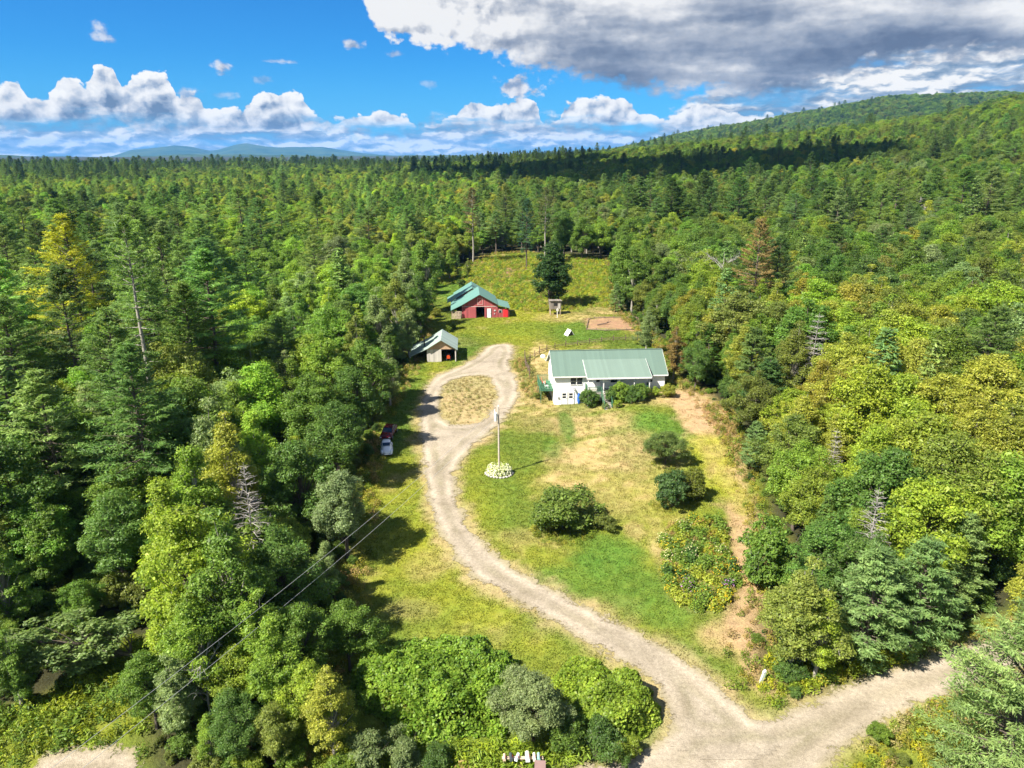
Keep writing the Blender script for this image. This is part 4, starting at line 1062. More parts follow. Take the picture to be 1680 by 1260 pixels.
# side deck at the near gable
mb = MB(); mb.box(-2.1, -0.02, 1.0, 6.2, 1.95, 2.1); sd_ = mb.build('side_deck', DECKG, house)
mb = MB(); railing(mb, 1.0, 6.2, -2.05, 2.1, 'y'); railing(mb, -2.05, -0.05, 1.05, 2.1); railing(mb, -2.05, -0.05, 6.15, 2.1); mb.build('deck_railing', DECKG, sd_)
mb = MB()
for y in (1.1, 3.6, 6.1): mb.box(-2.05, -1.93, y - 0.06, y + 0.06, -0.6, 1.95)
mb.build('deck_post', DECKG, sd_)
mb = MB(); mb.box(-0.05, -0.004, 3.2, 4.1, 2.12, 4.1); o = mb.build('side_door', WHITE, house); MB().box(-0.062, -0.051, 3.35, 3.95, 3.0, 3.9).build('pane', GLASS, o)
# satellite dish on the near gable eave
mb = MB(); mb.tube([(-0.5, Dh - 0.3, 4.9), (-0.9, Dh - 0.2, 5.5)], 0.04); mb.ball((-1.0, Dh - 0.3, 5.7), (0.45, 0.14, 0.36), 12, 6); mb.build('satellite_dish', WHITE, house)
# thing leaning at the basement wall
bl = thing('kayak', 'blue plastic kayak leaning upright on the white basement wall', 'kayak', (hx + 3.9 * math.cos(HZ) + .2 * math.sin(HZ), hy + 3.9 * math.sin(HZ) - 0.25, 0.02), HZ)
mb = MB(); rings = []
for t in np.linspace(0, 1, 9):
    w = 0.3 * math.sin(math.pi * min(max(t, .03), .97)) ** 0.7; c = np.array([0.18 * (t - .5) * 0 , 0.22 * t - 0.05, 1.95 * t]);
    rings.append([c + (w * math.cos(a), 0.5 * w * math.sin(a), 0) for a in np.linspace(0, 2 * math.pi, 10, endpoint=False)])
mb.loft(rings).build('hull', BLUE, bl, smooth=True)
mb = MB(); mb.ball((0, -0.03, 1.0), (0.13, 0.05, 0.3)); mb.build('cockpit', DARKM, bl)
# patio jar on side deck
for dx, dy, c in ((-1.2, 4.3, (0.6, 0.2, 0.12)), (-1.0, 2.2, (0.7, 0.7, 0.68))):
    wx = hx + dx * math.cos(HZ) - dy * math.sin(HZ); wy = hy + dx * math.sin(HZ) + dy * math.cos(HZ)
    p = thing('deck_chair', ('reddish' if c[0] < .65 else 'white') + ' deck chair on the green side deck of the house', 'chair', (wx, wy, 2.1), HZ + 1.4)
    m_ = plain('chair_paint', c, 0.5)
    MB().box(-.28, .28, -.28, .28, .36, .42).build('seat', m_, p); MB().prism([(-.28, .26, .42), (.28, .26, .42), (.28, .42, 1.0), (-.28, .42, 1.0)], (0, .04, .01)).build('backrest', m_, p)
    for a in (-.25, .25):
        for b in (-.25, .25): MB().box(a - .025, a + .025, b - .025, b + .025, 0, .36).build('leg', m_, p)

# ---- barn
RED = striped('red_barn_boards', (0.36, 0.085, 0.09), 0.28, 'X', 0.3, 0.75, 0.22, 0.8)
REDS = striped('red_side_boards', (0.335, 0.052, 0.062), 0.28, 'Y', 0.3, 0.75, 0.22, 0.8)
TEAL = striped('teal_metal_roof', (0.115, 0.235, 0.195), 0.5, 'Y', 0.15, 0.36, 0.10, 0.5)
bx, by, bz = ground(758, 522); bz -= 0.05
barn = thing('barn', 'red board barn with teal metal roofs and an open dark doorway behind the drive loop', 'barn', (bx, by, bz), rad(4.5))
Wb, EB, RB, DB = 8.6, 3.25, 5.75, 10.2
mb = MB(); mb.prism([(0, 0, -0.4), (3.35, 0, -0.4), (3.35, 0, 2.75), (5.65, 0, 2.75), (5.65, 0, -0.4), (Wb, 0, -0.4), (Wb, 0, EB), (Wb / 2, 0, RB - 0.1), (0, 0, EB)][0:0] or [(0, 0, 2.75), (Wb, 0, 2.75), (Wb, 0, EB), (Wb / 2, 0, RB - 0.1), (0, 0, EB)], (0, 0.15, 0))
mb.box(0, 3.45, 0, 0.15, -0.4, 2.75); mb.box(5.45, Wb, 0, 0.15, -0.4, 2.75)
mb.prism([(0, DB - .15, -0.4), (Wb, DB - .15, -0.4), (Wb, DB - .15, EB), (Wb / 2, DB - .15, RB - 0.1), (0, DB - .15, EB)], (0, 0.15, 0))
mb.box(0, 0.15, 0.15, DB - .15, -0.4, EB - 0.05); mb.box(Wb - 0.15, Wb, 0.15, DB - .15, -0.4, EB - 0.05)
mb.build('wall', RED, barn)
mb = MB(); sb = (RB - EB) / (Wb / 2)
def slope(mb, xa, za, xb, zb, y0, y1, th=0.1):
    mb.prism([(xa, y0, za), (xb, y0, zb), (xb, y0, zb + th), (xa, y0, za + th)], (0, y1 - y0, 0))
slope(mb, -2.65, EB - 2.65 * 0.47, 0, EB + 0.02, -0.55, DB + 0.2); slope(mb, 0, EB + 0.021, Wb / 2, RB, -0.55, DB + 0.2); slope(mb, Wb / 2, RB, Wb + .02, EB + 0.021, -0.55, DB + 0.2)
slope(mb, Wb + 0.02, EB - 0.12, Wb + 3.0, 2.25, -0.35, 7.5)
mb.build('roof', TEAL, barn)
mb = MB(); mb.box(Wb + 0.003, Wb + 2.75, 0.1, 0.22, -0.4, 2.2); mb.box(Wb + 2.63, Wb + 2.75, 0.225, 7.2, -0.4, 2.2); mb.build('lean_to_wall', RED, barn)
mb = MB(); mb.box(-2.5, 0, DB - 0.5, DB - 0.4, -0.4, 2.0)
for y in (0, 3.3, 6.6): mb.box(-2.5, -2.36, y, y + 0.14, -0.4, 2.05)
mb.build('lean_to_post', plain('weathered_post', (0.2, 0.15, 0.11), 0.9), barn)
mb = MB(); mb.box(0, Wb, -0.04, -0.004, 2.78, 2.88); mb.build('trim', plain('pale_trim', (0.6, 0.5, 0.45), .7), barn)
mb = MB(); mb.box(0.9, 3.4, -0.1, -0.03, -0.05, 2.74); mb.build('sliding_door', RED, barn)
mb = MB(); mb.box(6.05, 6.98, -0.06, -0.004, 0.05, 2.3); o = mb.build('door', WHITE, barn); MB().ball((6.85, -0.1, 1.1), .05).build('handle', DARKM, o)
mb = MB(); mb.box(6.98, 7.1, -0.06, -0.004, 0.0, 2.35); mb.box(5.93, 6.05, -0.06, -0.004, 0, 2.35); mb.build('door_frame', DARKM, o)
mb = MB(); mb.box(3.75, 5.05, -0.05, -0.004, 3.3, 4.85); o = mb.build('hayloft_door', RED, barn)
mb = MB()
for a, b in ((3.72, 3.80), (5.0, 5.08)): mb.box(a, b, -0.075, -0.052, 3.27, 4.88)
for a, b in ((3.27, 3.35), (4.8, 4.88)): mb.box(3.80, 5.0, -0.075, -0.052, a, b)
mb.prism([(3.82, -0.07, 3.36), (3.92, -0.07, 3.36), (4.98, -0.07, 4.78), (4.88, -0.07, 4.78)], (0, 0.016, 0)); mb.build('trim', plain('pale_pink_trim', (.62, .42, .4), .7), o)
mb = MB(); mb.box(7.7, 8.1, -0.12, -0.004, 1.65, 1.95); mb.box(7.72, 7.95, -0.1, -0.004, 0.9, 1.15); mb.build('meter_box', plain('grey_meter', (.5, .5, .5), .5), barn)
mb = MB(); mb.box(Wb + 0.3, Wb + 0.95, 0.05, 0.096, 1.25, 1.85); w_ = mb.build('window', GLASS, barn)
mb = MB(); mb.box(Wb + 0.25, Wb + 0.3, 0.03, 0.096, 1.2, 1.9); mb.box(Wb + .95, Wb + 1.0, 0.03, 0.096, 1.2, 1.9); mb.box(Wb + .3, Wb + .95, 0.03, 0.096, 1.85, 1.9); mb.build('frame', WHITE, w_)
mb = MB(); mb.box(Wb + 1.35, Wb + 2.45, -0.02, 0.096, 0.1, 2.1); tag(mb.build('side_door', plain('bright_red_paint', (0.60, 0.03, 0.04), 0.5, 0, .1), barn), 'brighter red door')
mb = MB(); mb.box(0.2, Wb - 0.2, 0.3, DB - .3, -0.1, 0.02); mb.build('barn_floor', plain('dim_earth', (.1, .08, .06), .9), barn)
# rear wing
x0, x1, y0, y1, ew, rw = -1.6, 7.2, DB + 0.22, DB + 8.8, 2.75, 5.45
mb = MB(); mb.prism([(x0, y0, -0.4), (x1, y0, -0.4), (x1, y0, ew), ((x0 + x1) / 2 , y0, rw - .1), (x0, y0, ew)], (0, y1 - y0, 0)); mb.build('rear_wing', RED, barn)
mb = MB(); xm = (x0 + x1) / 2; slope(mb, x0 - .4, ew - .25, xm, rw, y0 - .5, y1 + .4); slope(mb, xm, rw, x1 + .4, ew - .25, y0 - .5, y1 + .4); slope(mb, x0 - 2.0, ew - 1.1, x0 - .42, ew - .27, y0 - .2, y1 - 1.5)
mb.build('rear_roof', TEAL, barn)
PAL = plain('weathered_pallet', (0.42, 0.33, 0.24), 0.9, 0, .3, 4)
for k in range(3):
    wx, wy = bx - 2.1 + 0.75 * k, by - 0.75 - 0.07 * k
    p = thing('pallet', ['outermost', 'middle', 'innermost'][k] + ' wooden pallet leaning at the open side of the red barn', 'pallet', (wx, wy, bz + 0.0), rad(10)); p.rotation_euler = (rad(-14), rad(8), rad(6))
    s_ = MB()
    for j in range(6): s_.box(-.36, .36, -.02, 0, .05 + j * .34, .2 + j * .34)
    s_.build('slat', PAL, p); q = MB()
    for a in (-.36, -.04, .28): q.box(a, a + .08, .001, .09, .05, 1.9)
    q.build('stringer', PAL, p)

# ---- shed
SHW = striped('grey_shed_boards', (0.46, 0.43, 0.39), 0.3, 'X', 0.25, 0.8, 0.18, .8)
TAN = striped('tan_plywood', (0.42, 0.285, 0.185), 1.2, 'X', 0.25, 0.8, 0.12, .8)
SHR = striped('weathered_green_roof', (0.27, 0.345, 0.30), 0.6, 'Y', 0.18, 0.42, 0.14, .7)
sx, sy, sz = ground(700.8, 594); sz -= .05
shed = thing('shed', 'weathered open-fronted shed with pale green metal roof beside the drive', 'shed', (sx, sy, sz), rad(3.5))
Ws, ES, RS, DS = 5.5, 2.62, 4.35, 8.0
mb = MB(); mb.box(0, 2.75, 0, .12, -.3, 2.5); mb.box(0, .12, .12, DS, -.3, 2.5); mb.box(Ws - .12, Ws, .3, DS, -.3, ES - .1); mb.box(.12, Ws - .12, DS - .12, DS, -.3, 2.5); mb.build('wall', SHW, shed)
mb = MB(); mb.prism([(0, 0.0, 2.52), (Ws, 0.0, 2.52), (Ws, 0.0, ES), (Ws / 2, 0, RS - .1), (0, 0, ES)], (0, .12, 0)); mb.build('gable', TAN, shed)
mb = MB()
slope(mb, -3.4, ES - 1.55, 0, ES + .02, -.35, DS + .3, .08); slope(mb, 0, ES + .021, Ws / 2, RS, -.5, DS + .3, .08); slope(mb, Ws / 2, RS, Ws + .35, ES - .2, -.5, DS + .3, .08); mb.build('roof', SHR, shed)
mb = MB(); mb.tube([(-.6, 3.0, 2.4), (-.6, 3.0, 4.0)], .13, 8); mb.tube([(-.6, 3.0, 4.0), (-.6, 3.0, 4.15)], .2, 8); mb.build('stove_pipe', DARKM, shed)
mb = MB(); mb.box(Ws - .16, Ws + .0, 0, .16, -.3, 2.5); mb.box(-3.25, -3.1, 0, .15, -.3, 1.2); mb.box(-3.25, -3.13, 7.6, 7.75, -.3, 1.2); mb.build('post', plain('pale_post', (.6, .56, .5), .8), shed)
mb = MB(); mb.box(-3.0, Ws - .2, 0.2, DS - .2, -.1, .03); mb.build('shed_floor', plain('dim_earth', (.1, .08, .06), .9), shed)
# the orange-red tractor standing in the bay
ORM = plain('orange_red_paint', (0.55, 0.075, 0.02), .4, 0, .15, 3)
ang = rad(3.5)
tx, ty = sx + 4.05 * math.cos(ang) - 1.0 * math.sin(ang), sy + 4.05 * math.sin(ang) + 1.0 * math.cos(ang)
tr = thing('tractor', 'orange-red garden tractor parked inside the open shed bay', 'tractor', (tx, ty, sz + .03), ang)
mb = MB(); mb.loft([[(x, y, z) for x, z in ((-.3, .5), (.3, .5), (.3, .95), (.2, 1.1), (-.2, 1.1), (-.3, .95))] for y in (-.6, .6)]); mb.box(-.4, .4, .6, 1.5, .45, .6); mb.build('hood', ORM, tr)
for a in (-.42, .42):
    MB().loft([[(a + dx, 1.25 + r * math.cos(t), .42 + r * math.sin(t)) for t in np.linspace(0, 2 * math.pi, 14, endpoint=False)] for dx, r in ((-.13, .36), (-.1, .42), (.1, .42), (.13, .36))]).build('wheel', DARKM, tr)
    MB().loft([[(a * .8 + dx, -.35 + r * math.cos(t), .27 + r * math.sin(t)) for t in np.linspace(0, 2 * math.pi, 12, endpoint=False)] for dx, r in ((-.09, .22), (-.07, .27), (.07, .27), (.09, .22))]).build('wheel', DARKM, tr)
MB().box(-.22, .22, .85, 1.25, .62, .72).box(-.22, .22, 1.22, 1.3, .72, 1.15).build('seat', DARKM, tr)
MB().tube([(0, .5, 1.05), (0, .75, 1.25)], .03).tube([(.18 * math.cos(t), .75 + .08 * math.sin(t), 1.25 + .16 * math.sin(t)) for t in np.linspace(0, 6.28, 13)], .02, 5).build('steering_wheel', DARKM, tr)

# ---- raised blind by the dark tree
GW = striped('grey_barn_wood', (0.20, 0.175, 0.15), 0.22, 'X', .35, .9, .25)
cx, cy, cz = ground(911, 517)
co = thing('raised_blind', 'small grey wooden cabin on legs under the dark columnar tree', 'raised hut', (cx, cy, cz), rad(2))
MB().box(-1.3, 1.35, -.1, 2.1, 1.5, 3.5).build('cabin', GW, co); MB().prism([(-1.5, -.35, 3.52), (1.55, -.35, 3.52), (1.55, -.35, 3.62), (-1.5, -.35, 3.62)], (0, 2.7, -.25)).build('roof', GW, co)
for a in (-1.2, 1.2):
    for b_ in (0.0, 2.0): MB().box(a - .08, a + .08, b_ - .08, b_ + .08, -.2, 1.5).build('leg', PAL, co)
MB().box(-.4, .5, -.115, -.102, 2.3, 3.0).build('dark_opening_panel', DARKM, co); MB().box(.7, 1.1, -.13, -.102, 1.6, 2.9).build('door', plain('pale_grey', (.42, .4, .37), .8), co)  # flat dark panel stands in for the shade inside a hole
px_, py_, pz_ = ground(914, 521)
o = thing('post_sign', 'pale post with a short board in front of the raised hut', 'sign post', (px_, py_ - .3, pz_)); MB().box(-.09, .09, -.06, .06, -.2, 2.4).build('post', plain('pale_post', (.6, .58, .54), .8), o); MB().box(-.3, .3, -.09, -.062, 1.7, 2.2).build('board', plain('pale_board', (.5, .48, .45), .8), o)

# ---- fences
def rail_fence(name, label, px, H=1.25, step=2.4, rails=3, m=GW):
    P = gxy(px); seg = np.r_[0, np.cumsum(np.hypot(*np.diff(P, axis=0).T))]; n = max(2, int(seg[-1] / step)); t = np.linspace(0, seg[-1], n + 1)
    Xs, Ys = np.interp(t, seg, P[:, 0]), np.interp(t, seg, P[:, 1]); Zs = height(Xs, Ys)
    o = thing(name, label, 'fence', (Xs[0], Ys[0], Zs[0])); o0 = np.array([Xs[0], Ys[0], Zs[0]])
    for k in range(n + 1):
        p = np.array([Xs[k], Ys[k], Zs[k]]) - o0; h = H * R.uniform(.9, 1.25)
        MB().box(p[0] - .07, p[0] + .07, p[1] - .07, p[1] + .07, p[2] - .3, p[2] + h).build('post', m, o)
    for j in range(rails):
        mb = MB()
        for k in range(n):
            z = H * (.35 + .27 * j); a = np.array([Xs[k], Ys[k] - .09, Zs[k] + z]) - o0; b2 = np.array([Xs[k + 1], Ys[k + 1] - .09, Zs[k + 1] + z * R.uniform(.8, 1.1)]) - o0
            mb.tube([a, b2], .05, 4)
        mb.build('rail', m, o)
    return o
OLDW = plain('old_dark_rail', (0.12, 0.085, 0.065), .9, 0, .3, 4)
rail_fence('rail_fence', 'dark wooden rail fence curving behind the white house', [(862,597),(874,588),(886,580),(900,575),(914,571),(940,568),(973,563),(1033,559),(1046,559)], rails=2, m=OLDW)
rail_fence('gate_fence', 'short leaning fence and gate posts left of the white house', [(861,588),(862,603),(868,612),(869,622)], 1.5, 1.6, 3, m=OLDW)
rail_fence('plot_fence', 'low plank edging round the bare brown plot', [(962,541),(1000,543),(1049,541),(1047,521),(966,523),(962,541)], .42, 2.2, 2, m=plain('plank_edge', (.2, .15, .11), .9))
rail_fence('wire_fence', 'thin post fence at the edge of the tall grass field', [(925,440),(960,436),(998,438)], 1.1, 3.5, 2, m=OLDW)
# A-frame hutch on the grass behind the house
x, y, z = ground(937, 551); hu = thing('hutch', 'small white A-frame hutch on the grass behind the white house', 'hutch', (x, y, z), rad(25))
MB().prism([(-.9, 0, .02), (0, 0, 1.25), (.06, 0, 1.25), (-.78, 0, .02)], (0, 1.6, 0)).prism([(.9, 0, .02), (0, 0, 1.27), (-.06, 0, 1.27), (.78, 0, .02)], (0, 1.6, 0)).build('roof', WHITE, hu); MB().prism([(-.7, .1, .02), (.7, .1, .02), (0, .1, 1.0)], (0, .05, 0)).build('front', OLDW, hu)
# log in the bare plot
x, y, z = ground(992, 533); o = thing('log', 'dead branch lying on the bare brown plot', 'log', (x, y, z + .12), .25); MB().tube([(-1.8, 0, 0), (-.6, .1, .12), (.6, 0, .3), (1.6, .2, .6)], [.12, .14, .12, .05]).tube([(.4, 0, .25), (.9, -.2, .9)], [.08, .03]).build('log', OLDW, o)

# ---- utility pole with its transformer, and the two lines down to the road
ux0, uy0, uz0 = ground(819, 778)
pole = thing('utility_pole', 'grey wooden utility pole with a transformer rising from the white flowers', 'utility pole', (ux0, uy0, uz0))
PH = 8.9
MB().tube([(0, 0, -.3), (-.02, 0, 4), (-.05, 0, PH)], [.13, .12, .09], 10).build('pole', plain('grey_pole_wood', (.42, .37, .31), .85, 0, .2, 5), pole)
mb = MB(); mb.tube([(-.38, -.1, PH - 1.75), (-.38, -.1, PH - .75)], .2, 14); mb.tube([(-.38, -.1, PH - .75), (-.38, -.1, PH - .62)], [.16, .08], 10); tfm = mb.build('transformer', plain('pale_transformer', (.62, .66, .68), .4, .1, .06), pole)
mb = MB(); mb.tube([(-.5, -.1, PH - .62), (-.5, -.1, PH - .3)], .05, 8); mb.tube([(-.05, 0, PH), (-.05, 0, PH + .18)], .06, 8); mb.box(-.2, 0, -.04, .04, PH - 1.1, PH - 1.04); mb.build('insulator', WHITE, tfm)
bx2, by2, _ = ground(-20, 1350, 9.2); bz2 = float(height(bx2, by2))
p2 = thing('utility_pole', 'second utility pole by the road beyond the lower left corner', 'utility pole', (bx2, by2, bz2)); MB().tube([(0, 0, -.3), (0, 0, 9.6)], [.17, .12], 10).build('pole', bpy.data.materials['grey_pole_wood'], p2); MB().box(-.9, .9, -.06, .06, 9.0, 9.14).build('crossarm', bpy.data.materials['grey_pole_wood'], p2)
WIRE = plain('bare_aluminium_wire', (.42, .43, .43), .4, .3, .1)
for k, (dz, dz2, lb) in enumerate(((.1, 9.5, 'upper of the two pale power lines running down to the road'), (-1.15, 8.2, 'lower of the two pale power lines running down to the road'))):
    a = np.array([ux0 - .1, uy0, uz0 + PH + dz]); b2 = np.array([bx2, by2, bz2 + dz2]); t = np.linspace(0, 1, 24)[:, None]
    P = a + (b2 - a) * t; P[:, 2] -= (0.9 * np.sin(t * math.pi))[:, 0]
    o = thing('power_line', lb, 'power line', tuple(a)); MB().tube(P - a, .012, 5).build('wire', WIRE, o)
a = np.array([ux0, uy0, uz0 + PH - .3]); b2 = np.array([hx + 5, hy - 2.0, 5.3]); t = np.linspace(0, 1, 20)[:, None]; P = a + (b2 - a) * t; P[:, 2] -= (1.0 * np.sin(t * math.pi))[:, 0]
o = thing('power_line', 'thin dark service line from the pole to the white house', 'power line', tuple(a)); MB().tube(P - a, .012, 4).build('wire', DARKM, o)

# ---- white-flowering ring round the pole
FLW = leaf_mat('white_petals', tint=(0.70, 0.70, 0.54), jitter=.12, clump=.05, warm=0, trans=.2)
LIMEL = leaf_mat('pale_variegated_leaf', tint=(0.36, 0.42, 0.10), jitter=.3, trans=.25)
def flower_shrub(name, label, cat, loc, H, rr, nl, nf, leafm, flm, ls=.14, fs=.12, seed=0, group=None, sx=1.0, sy=1.0):
    g = np.random.default_rng(seed); o = thing(name, label, cat, loc, g.uniform(0, 6.28) if sx == sy else 0, group)
    def cloud(n, lo, hi, s, up):
        d = unit(g.normal(size=(n, 3)) * (1, 1, .8) + (0, 0, .35)); d[:, 2] = np.abs(d[:, 2]); q = g.uniform(lo, hi, n) * (1 + .22 * np.sin(d[:, 0] * 9 + seed) * np.sin(d[:, 1] * 8 + seed * 2))
        P = d * q[:, None] * (rr * sx, rr * sy, H); P[:, 2] = np.maximum(P[:, 2], .03)
        return leaves(P, d * .6 + (0, 0, up) + g.normal(size=(n, 3)) * .5, s * g.uniform(.6, 1.2, n), s * g.uniform(.9, 1.8, n), g)
    V, Q = cloud(nl, .4, 1.0, ls, .5); link('foliage', mesh_np('foliage', V, Q, [leafm]), o)
    if nf: V, Q = cloud(nf, .86, 1.08, fs, .8); link('blossom', mesh_np('blossom', V, Q, [flm]), o)
    st = MB()
    for k in range(7):
        a = g.uniform(0, 6.28); st.tube([(0, 0, -.05), (rr * sx * .5 * math.cos(a), rr * sy * .5 * math.sin(a), H * .7)], [.03, .012], 4)
    st.build('stems', BARK, o); return o
for k in range(9):
    a = 2 * math.pi * k / 9 + .2; x, y = ux0 + .98 * math.cos(a), uy0 + .3 + .75 * math.sin(a)
    w = ['frontmost', 'front right', 'right', 'back right', 'rearmost', 'back left', 'left', 'outer left', 'front left'][(k + 2) % 9]
    flower_shrub('hydrangea', f'white-blossomed shrub on the {w} side of the utility pole', 'flowering shrub', (x, y, float(height(x, y))), 1.1, .62, 900, 430 if math.sin(a) < .5 else 110, LIMEL, FLW, seed=40 + k, group='white flowering shrubs round the utility pole')
STONE = plain('field_stone', (.34, .32, .29), .9, 0, .35, 3)
for k in range(14):
    a = math.pi * (1.0 + k / 13); x, y = ux0 + 1.68 * math.cos(a), uy0 + .25 + 1.45 * math.sin(a)
    mb = MB(); mb.ball((0, 0, .08), (R.uniform(.14, .24), R.uniform(.12, .2), R.uniform(.1, .16)), 8, 5); o = mb.build('stone', STONE, smooth=True); o.location = (x, y, float(height(x, y))); o.rotation_euler = (0, 0, R.uniform(0, 3))
    tag(o, 'pale edging stone round the white flowers under the utility pole', 'stone', 'edging stones under the utility pole')

# ---- lawn bushes, shrubs at the house, the flower plot, the thicket by the road
plant('shrub', 'apple0', 'broad low apple tree sprawling on the lawn, alone nearest the drive', 'shrub', (*ground(925, 868)[:2], ground(925, 868)[2]), 4.3, (0.135, 0.195, 0.036), rz=.4, leafpart='foliage', width=1.22)
plant('shrub', 'apple1', 'low trailing branches at the right side of the broad apple tree', 'shrub', ground(985, 868), 1.9, C_OLIVE, rz=2.2, leafpart='foliage', width=1.0)
plant('shrub', 'bush0', 'dense dark rounded bush near the track, darkest on the lawn', 'shrub', ground(1098, 829), 4.3, (0.070, 0.130, 0.036), rz=.3, leafpart='foliage', width=.86)
plant('shrub', 'bush1', 'olive bush touching the dense dark rounded bush', 'shrub', ground(1134, 818), 3.9, (0.14, 0.165, 0.024), rz=1.0, leafpart='foliage', width=.9)
plant('shrub', 'wide1', 'thin open young tree above the dense dark bush, pale branches showing', 'shrub', ground(1092, 762), 4.6, (0.125, 0.18, 0.045), rz=.3, leafpart='foliage', width=1.3)
HS = [(968, 668, 2.0, C_DARK, 'dark rounded shrub left of the porch steps'), (957, 660, 1.4, C_MID, 'small shrub between the basement corner and the porch steps'), (1005, 661, 1.9, C_DARK, 'dark shrub just right of the porch steps'), (1022, 660, 2.2, C_BRIGHT, 'bright climbing shrub under the porch'), (1036, 661, 1.7, C_DARK, 'dark leafy shrub under the right half of the porch'),
      (1048, 658, 2.0, C_MID, 'green shrub at the far end of the porch'), (1061, 654, 1.3, C_OLIVE, 'olive shrub between the porch and the far white wall'), (1075, 650, 1.1, C_LIME, 'lime shrub under the far white wall'), (1096, 651, 1.5, C_YELL, 'yellow-green shrub at the far house corner'), (1015, 669, .9, C_LIME, 'small lime plant in front of the porch bed'), (992, 670, .8, C_GREY, 'low pale plant at the foot of the steps'),
      (893, 650, 1.0, C_OLIVE, 'scrubby weed clump left of the basement corner'), (882, 655, .8, C_OLIVE, 'low dry weed clump farther left of the basement')]
for k, (px, py, H, c, lb) in enumerate(HS): plant('shrub', f'bush{k % 3}', lb, 'shrub', ground(px, py), H * 1.45, tuple(q * 1.25 for q in c), leafpart='foliage', width=.9)
for k, (px, py, H, c, lb) in enumerate([(735, 545, 1.6, C_LIME, 'lime bush in the shade between the shed and the barn'), (745, 540, 1.2, C_BRIGHT, 'small bright bush right of the lime bush by the shed'), (715, 520, 2.4, C_YELL, 'yellow-green bush beside the open side of the barn'), (758, 470, 2.2, C_DARK, 'dark bush behind the left barn eave'), (1058, 568, 3.0, C_GREY, 'grey bush at the end of the rail fence')]): plant('shrub', f'bush{k % 3}', lb, 'shrub', ground(px, py), H, c, leafpart='foliage')
YF = leaf_mat('yellow_petals', tint=(0.62, 0.44, 0.02), jitter=.2, clump=.1, warm=0); PF = leaf_mat('purple_petals', tint=(0.42, 0.16, 0.46), jitter=.2, clump=.05, warm=0); CF = leaf_mat('cream_petals', tint=(0.75, 0.68, 0.4), jitter=.15, clump=.05, warm=0); OF = leaf_mat('rust_seedheads', tint=(0.36, 0.19, 0.06), jitter=.2, clump=.1, warm=0)
LG = leaf_mat('garden_leaf', tint=(0.155, 0.235, 0.034), jitter=.35); LY = leaf_mat('lime_garden_leaf', tint=(0.29, 0.33, 0.04), jitter=.3); LD = leaf_mat('dark_garden_leaf', tint=(0.085, 0.160, 0.032), jitter=.35)
g5 = np.random.default_rng(5); GP = []
for k in range(600):
    x = g5.uniform(GARDEN[:, 0].min(), GARDEN[:, 0].max()); y = g5.uniform(GARDEN[:, 1].min(), GARDEN[:, 1].max())
    if poly_sd(np.array([x]), np.array([y]), GARDEN)[0] > .35 and all(math.hypot(x - a, y - b_) > 1.0 for a, b_ in GP): GP.append((x, y))
for k, (x, y) in enumerate(GP):
    z = float(height(x, y)); u, v, _ = project(x, y, z); row = int((v - 850) / 27); kind = g5.random()
    f, fn = (YF, 'yellow-flowered') if kind < .25 else (CF, 'cream-flowered') if kind < .31 else (OF, 'rusty seed-headed') if kind < .40 else (None, 'leafy')
    lm, ln_ = (LY, 'lime') if g5.random() < .3 else (LG, 'green') if g5.random() < .85 else (LD, 'dark')
    for pu, pv in ((1198, 966), (1122, 965), (1193, 933)):
        if math.hypot(u - pu, v - pv) < 8: f, fn = PF, 'purple-flowered'
    H = g5.uniform(.6, 1.4); tl = 'tall' if H > 1.1 else 'low' if H < .8 else 'mid-height'
    GP[k] = (u, v, (x, y, z - .05), f, fn, lm, ln_, H, tl)
cl = {}
for it in sorted(GP, key=lambda q: -q[1]): cl.setdefault((it[4], it[6], it[8], 'house end' if it[1] < 895 else 'middle' if it[1] < 950 else 'road end', 'track' if it[0] > 1150 else 'lawn'), []).append(it)
for (fn, ln_, tl, en, si), L in cl.items():
    for k, (u, v, p, f, _, lm, _, H, _) in enumerate(L):
        nm = (ORD[k + 0] if k else 'nearest ') if len(L) > 1 else ''
        far_ = ' counting from the house end' if len(L) > 1 else ''
        flower_shrub('flowering_plant' if f else 'garden_plant', f'{nm}{tl} {fn} {ln_} plant at the {en} of the flower plot, {si} side', 'plant', p, H * 1.1, g5.uniform(.6, 1.0), 560, 75 if f else 0, lm, f, .17, .11, 200 + int(u * 7 + v), group='plants of the flower plot')

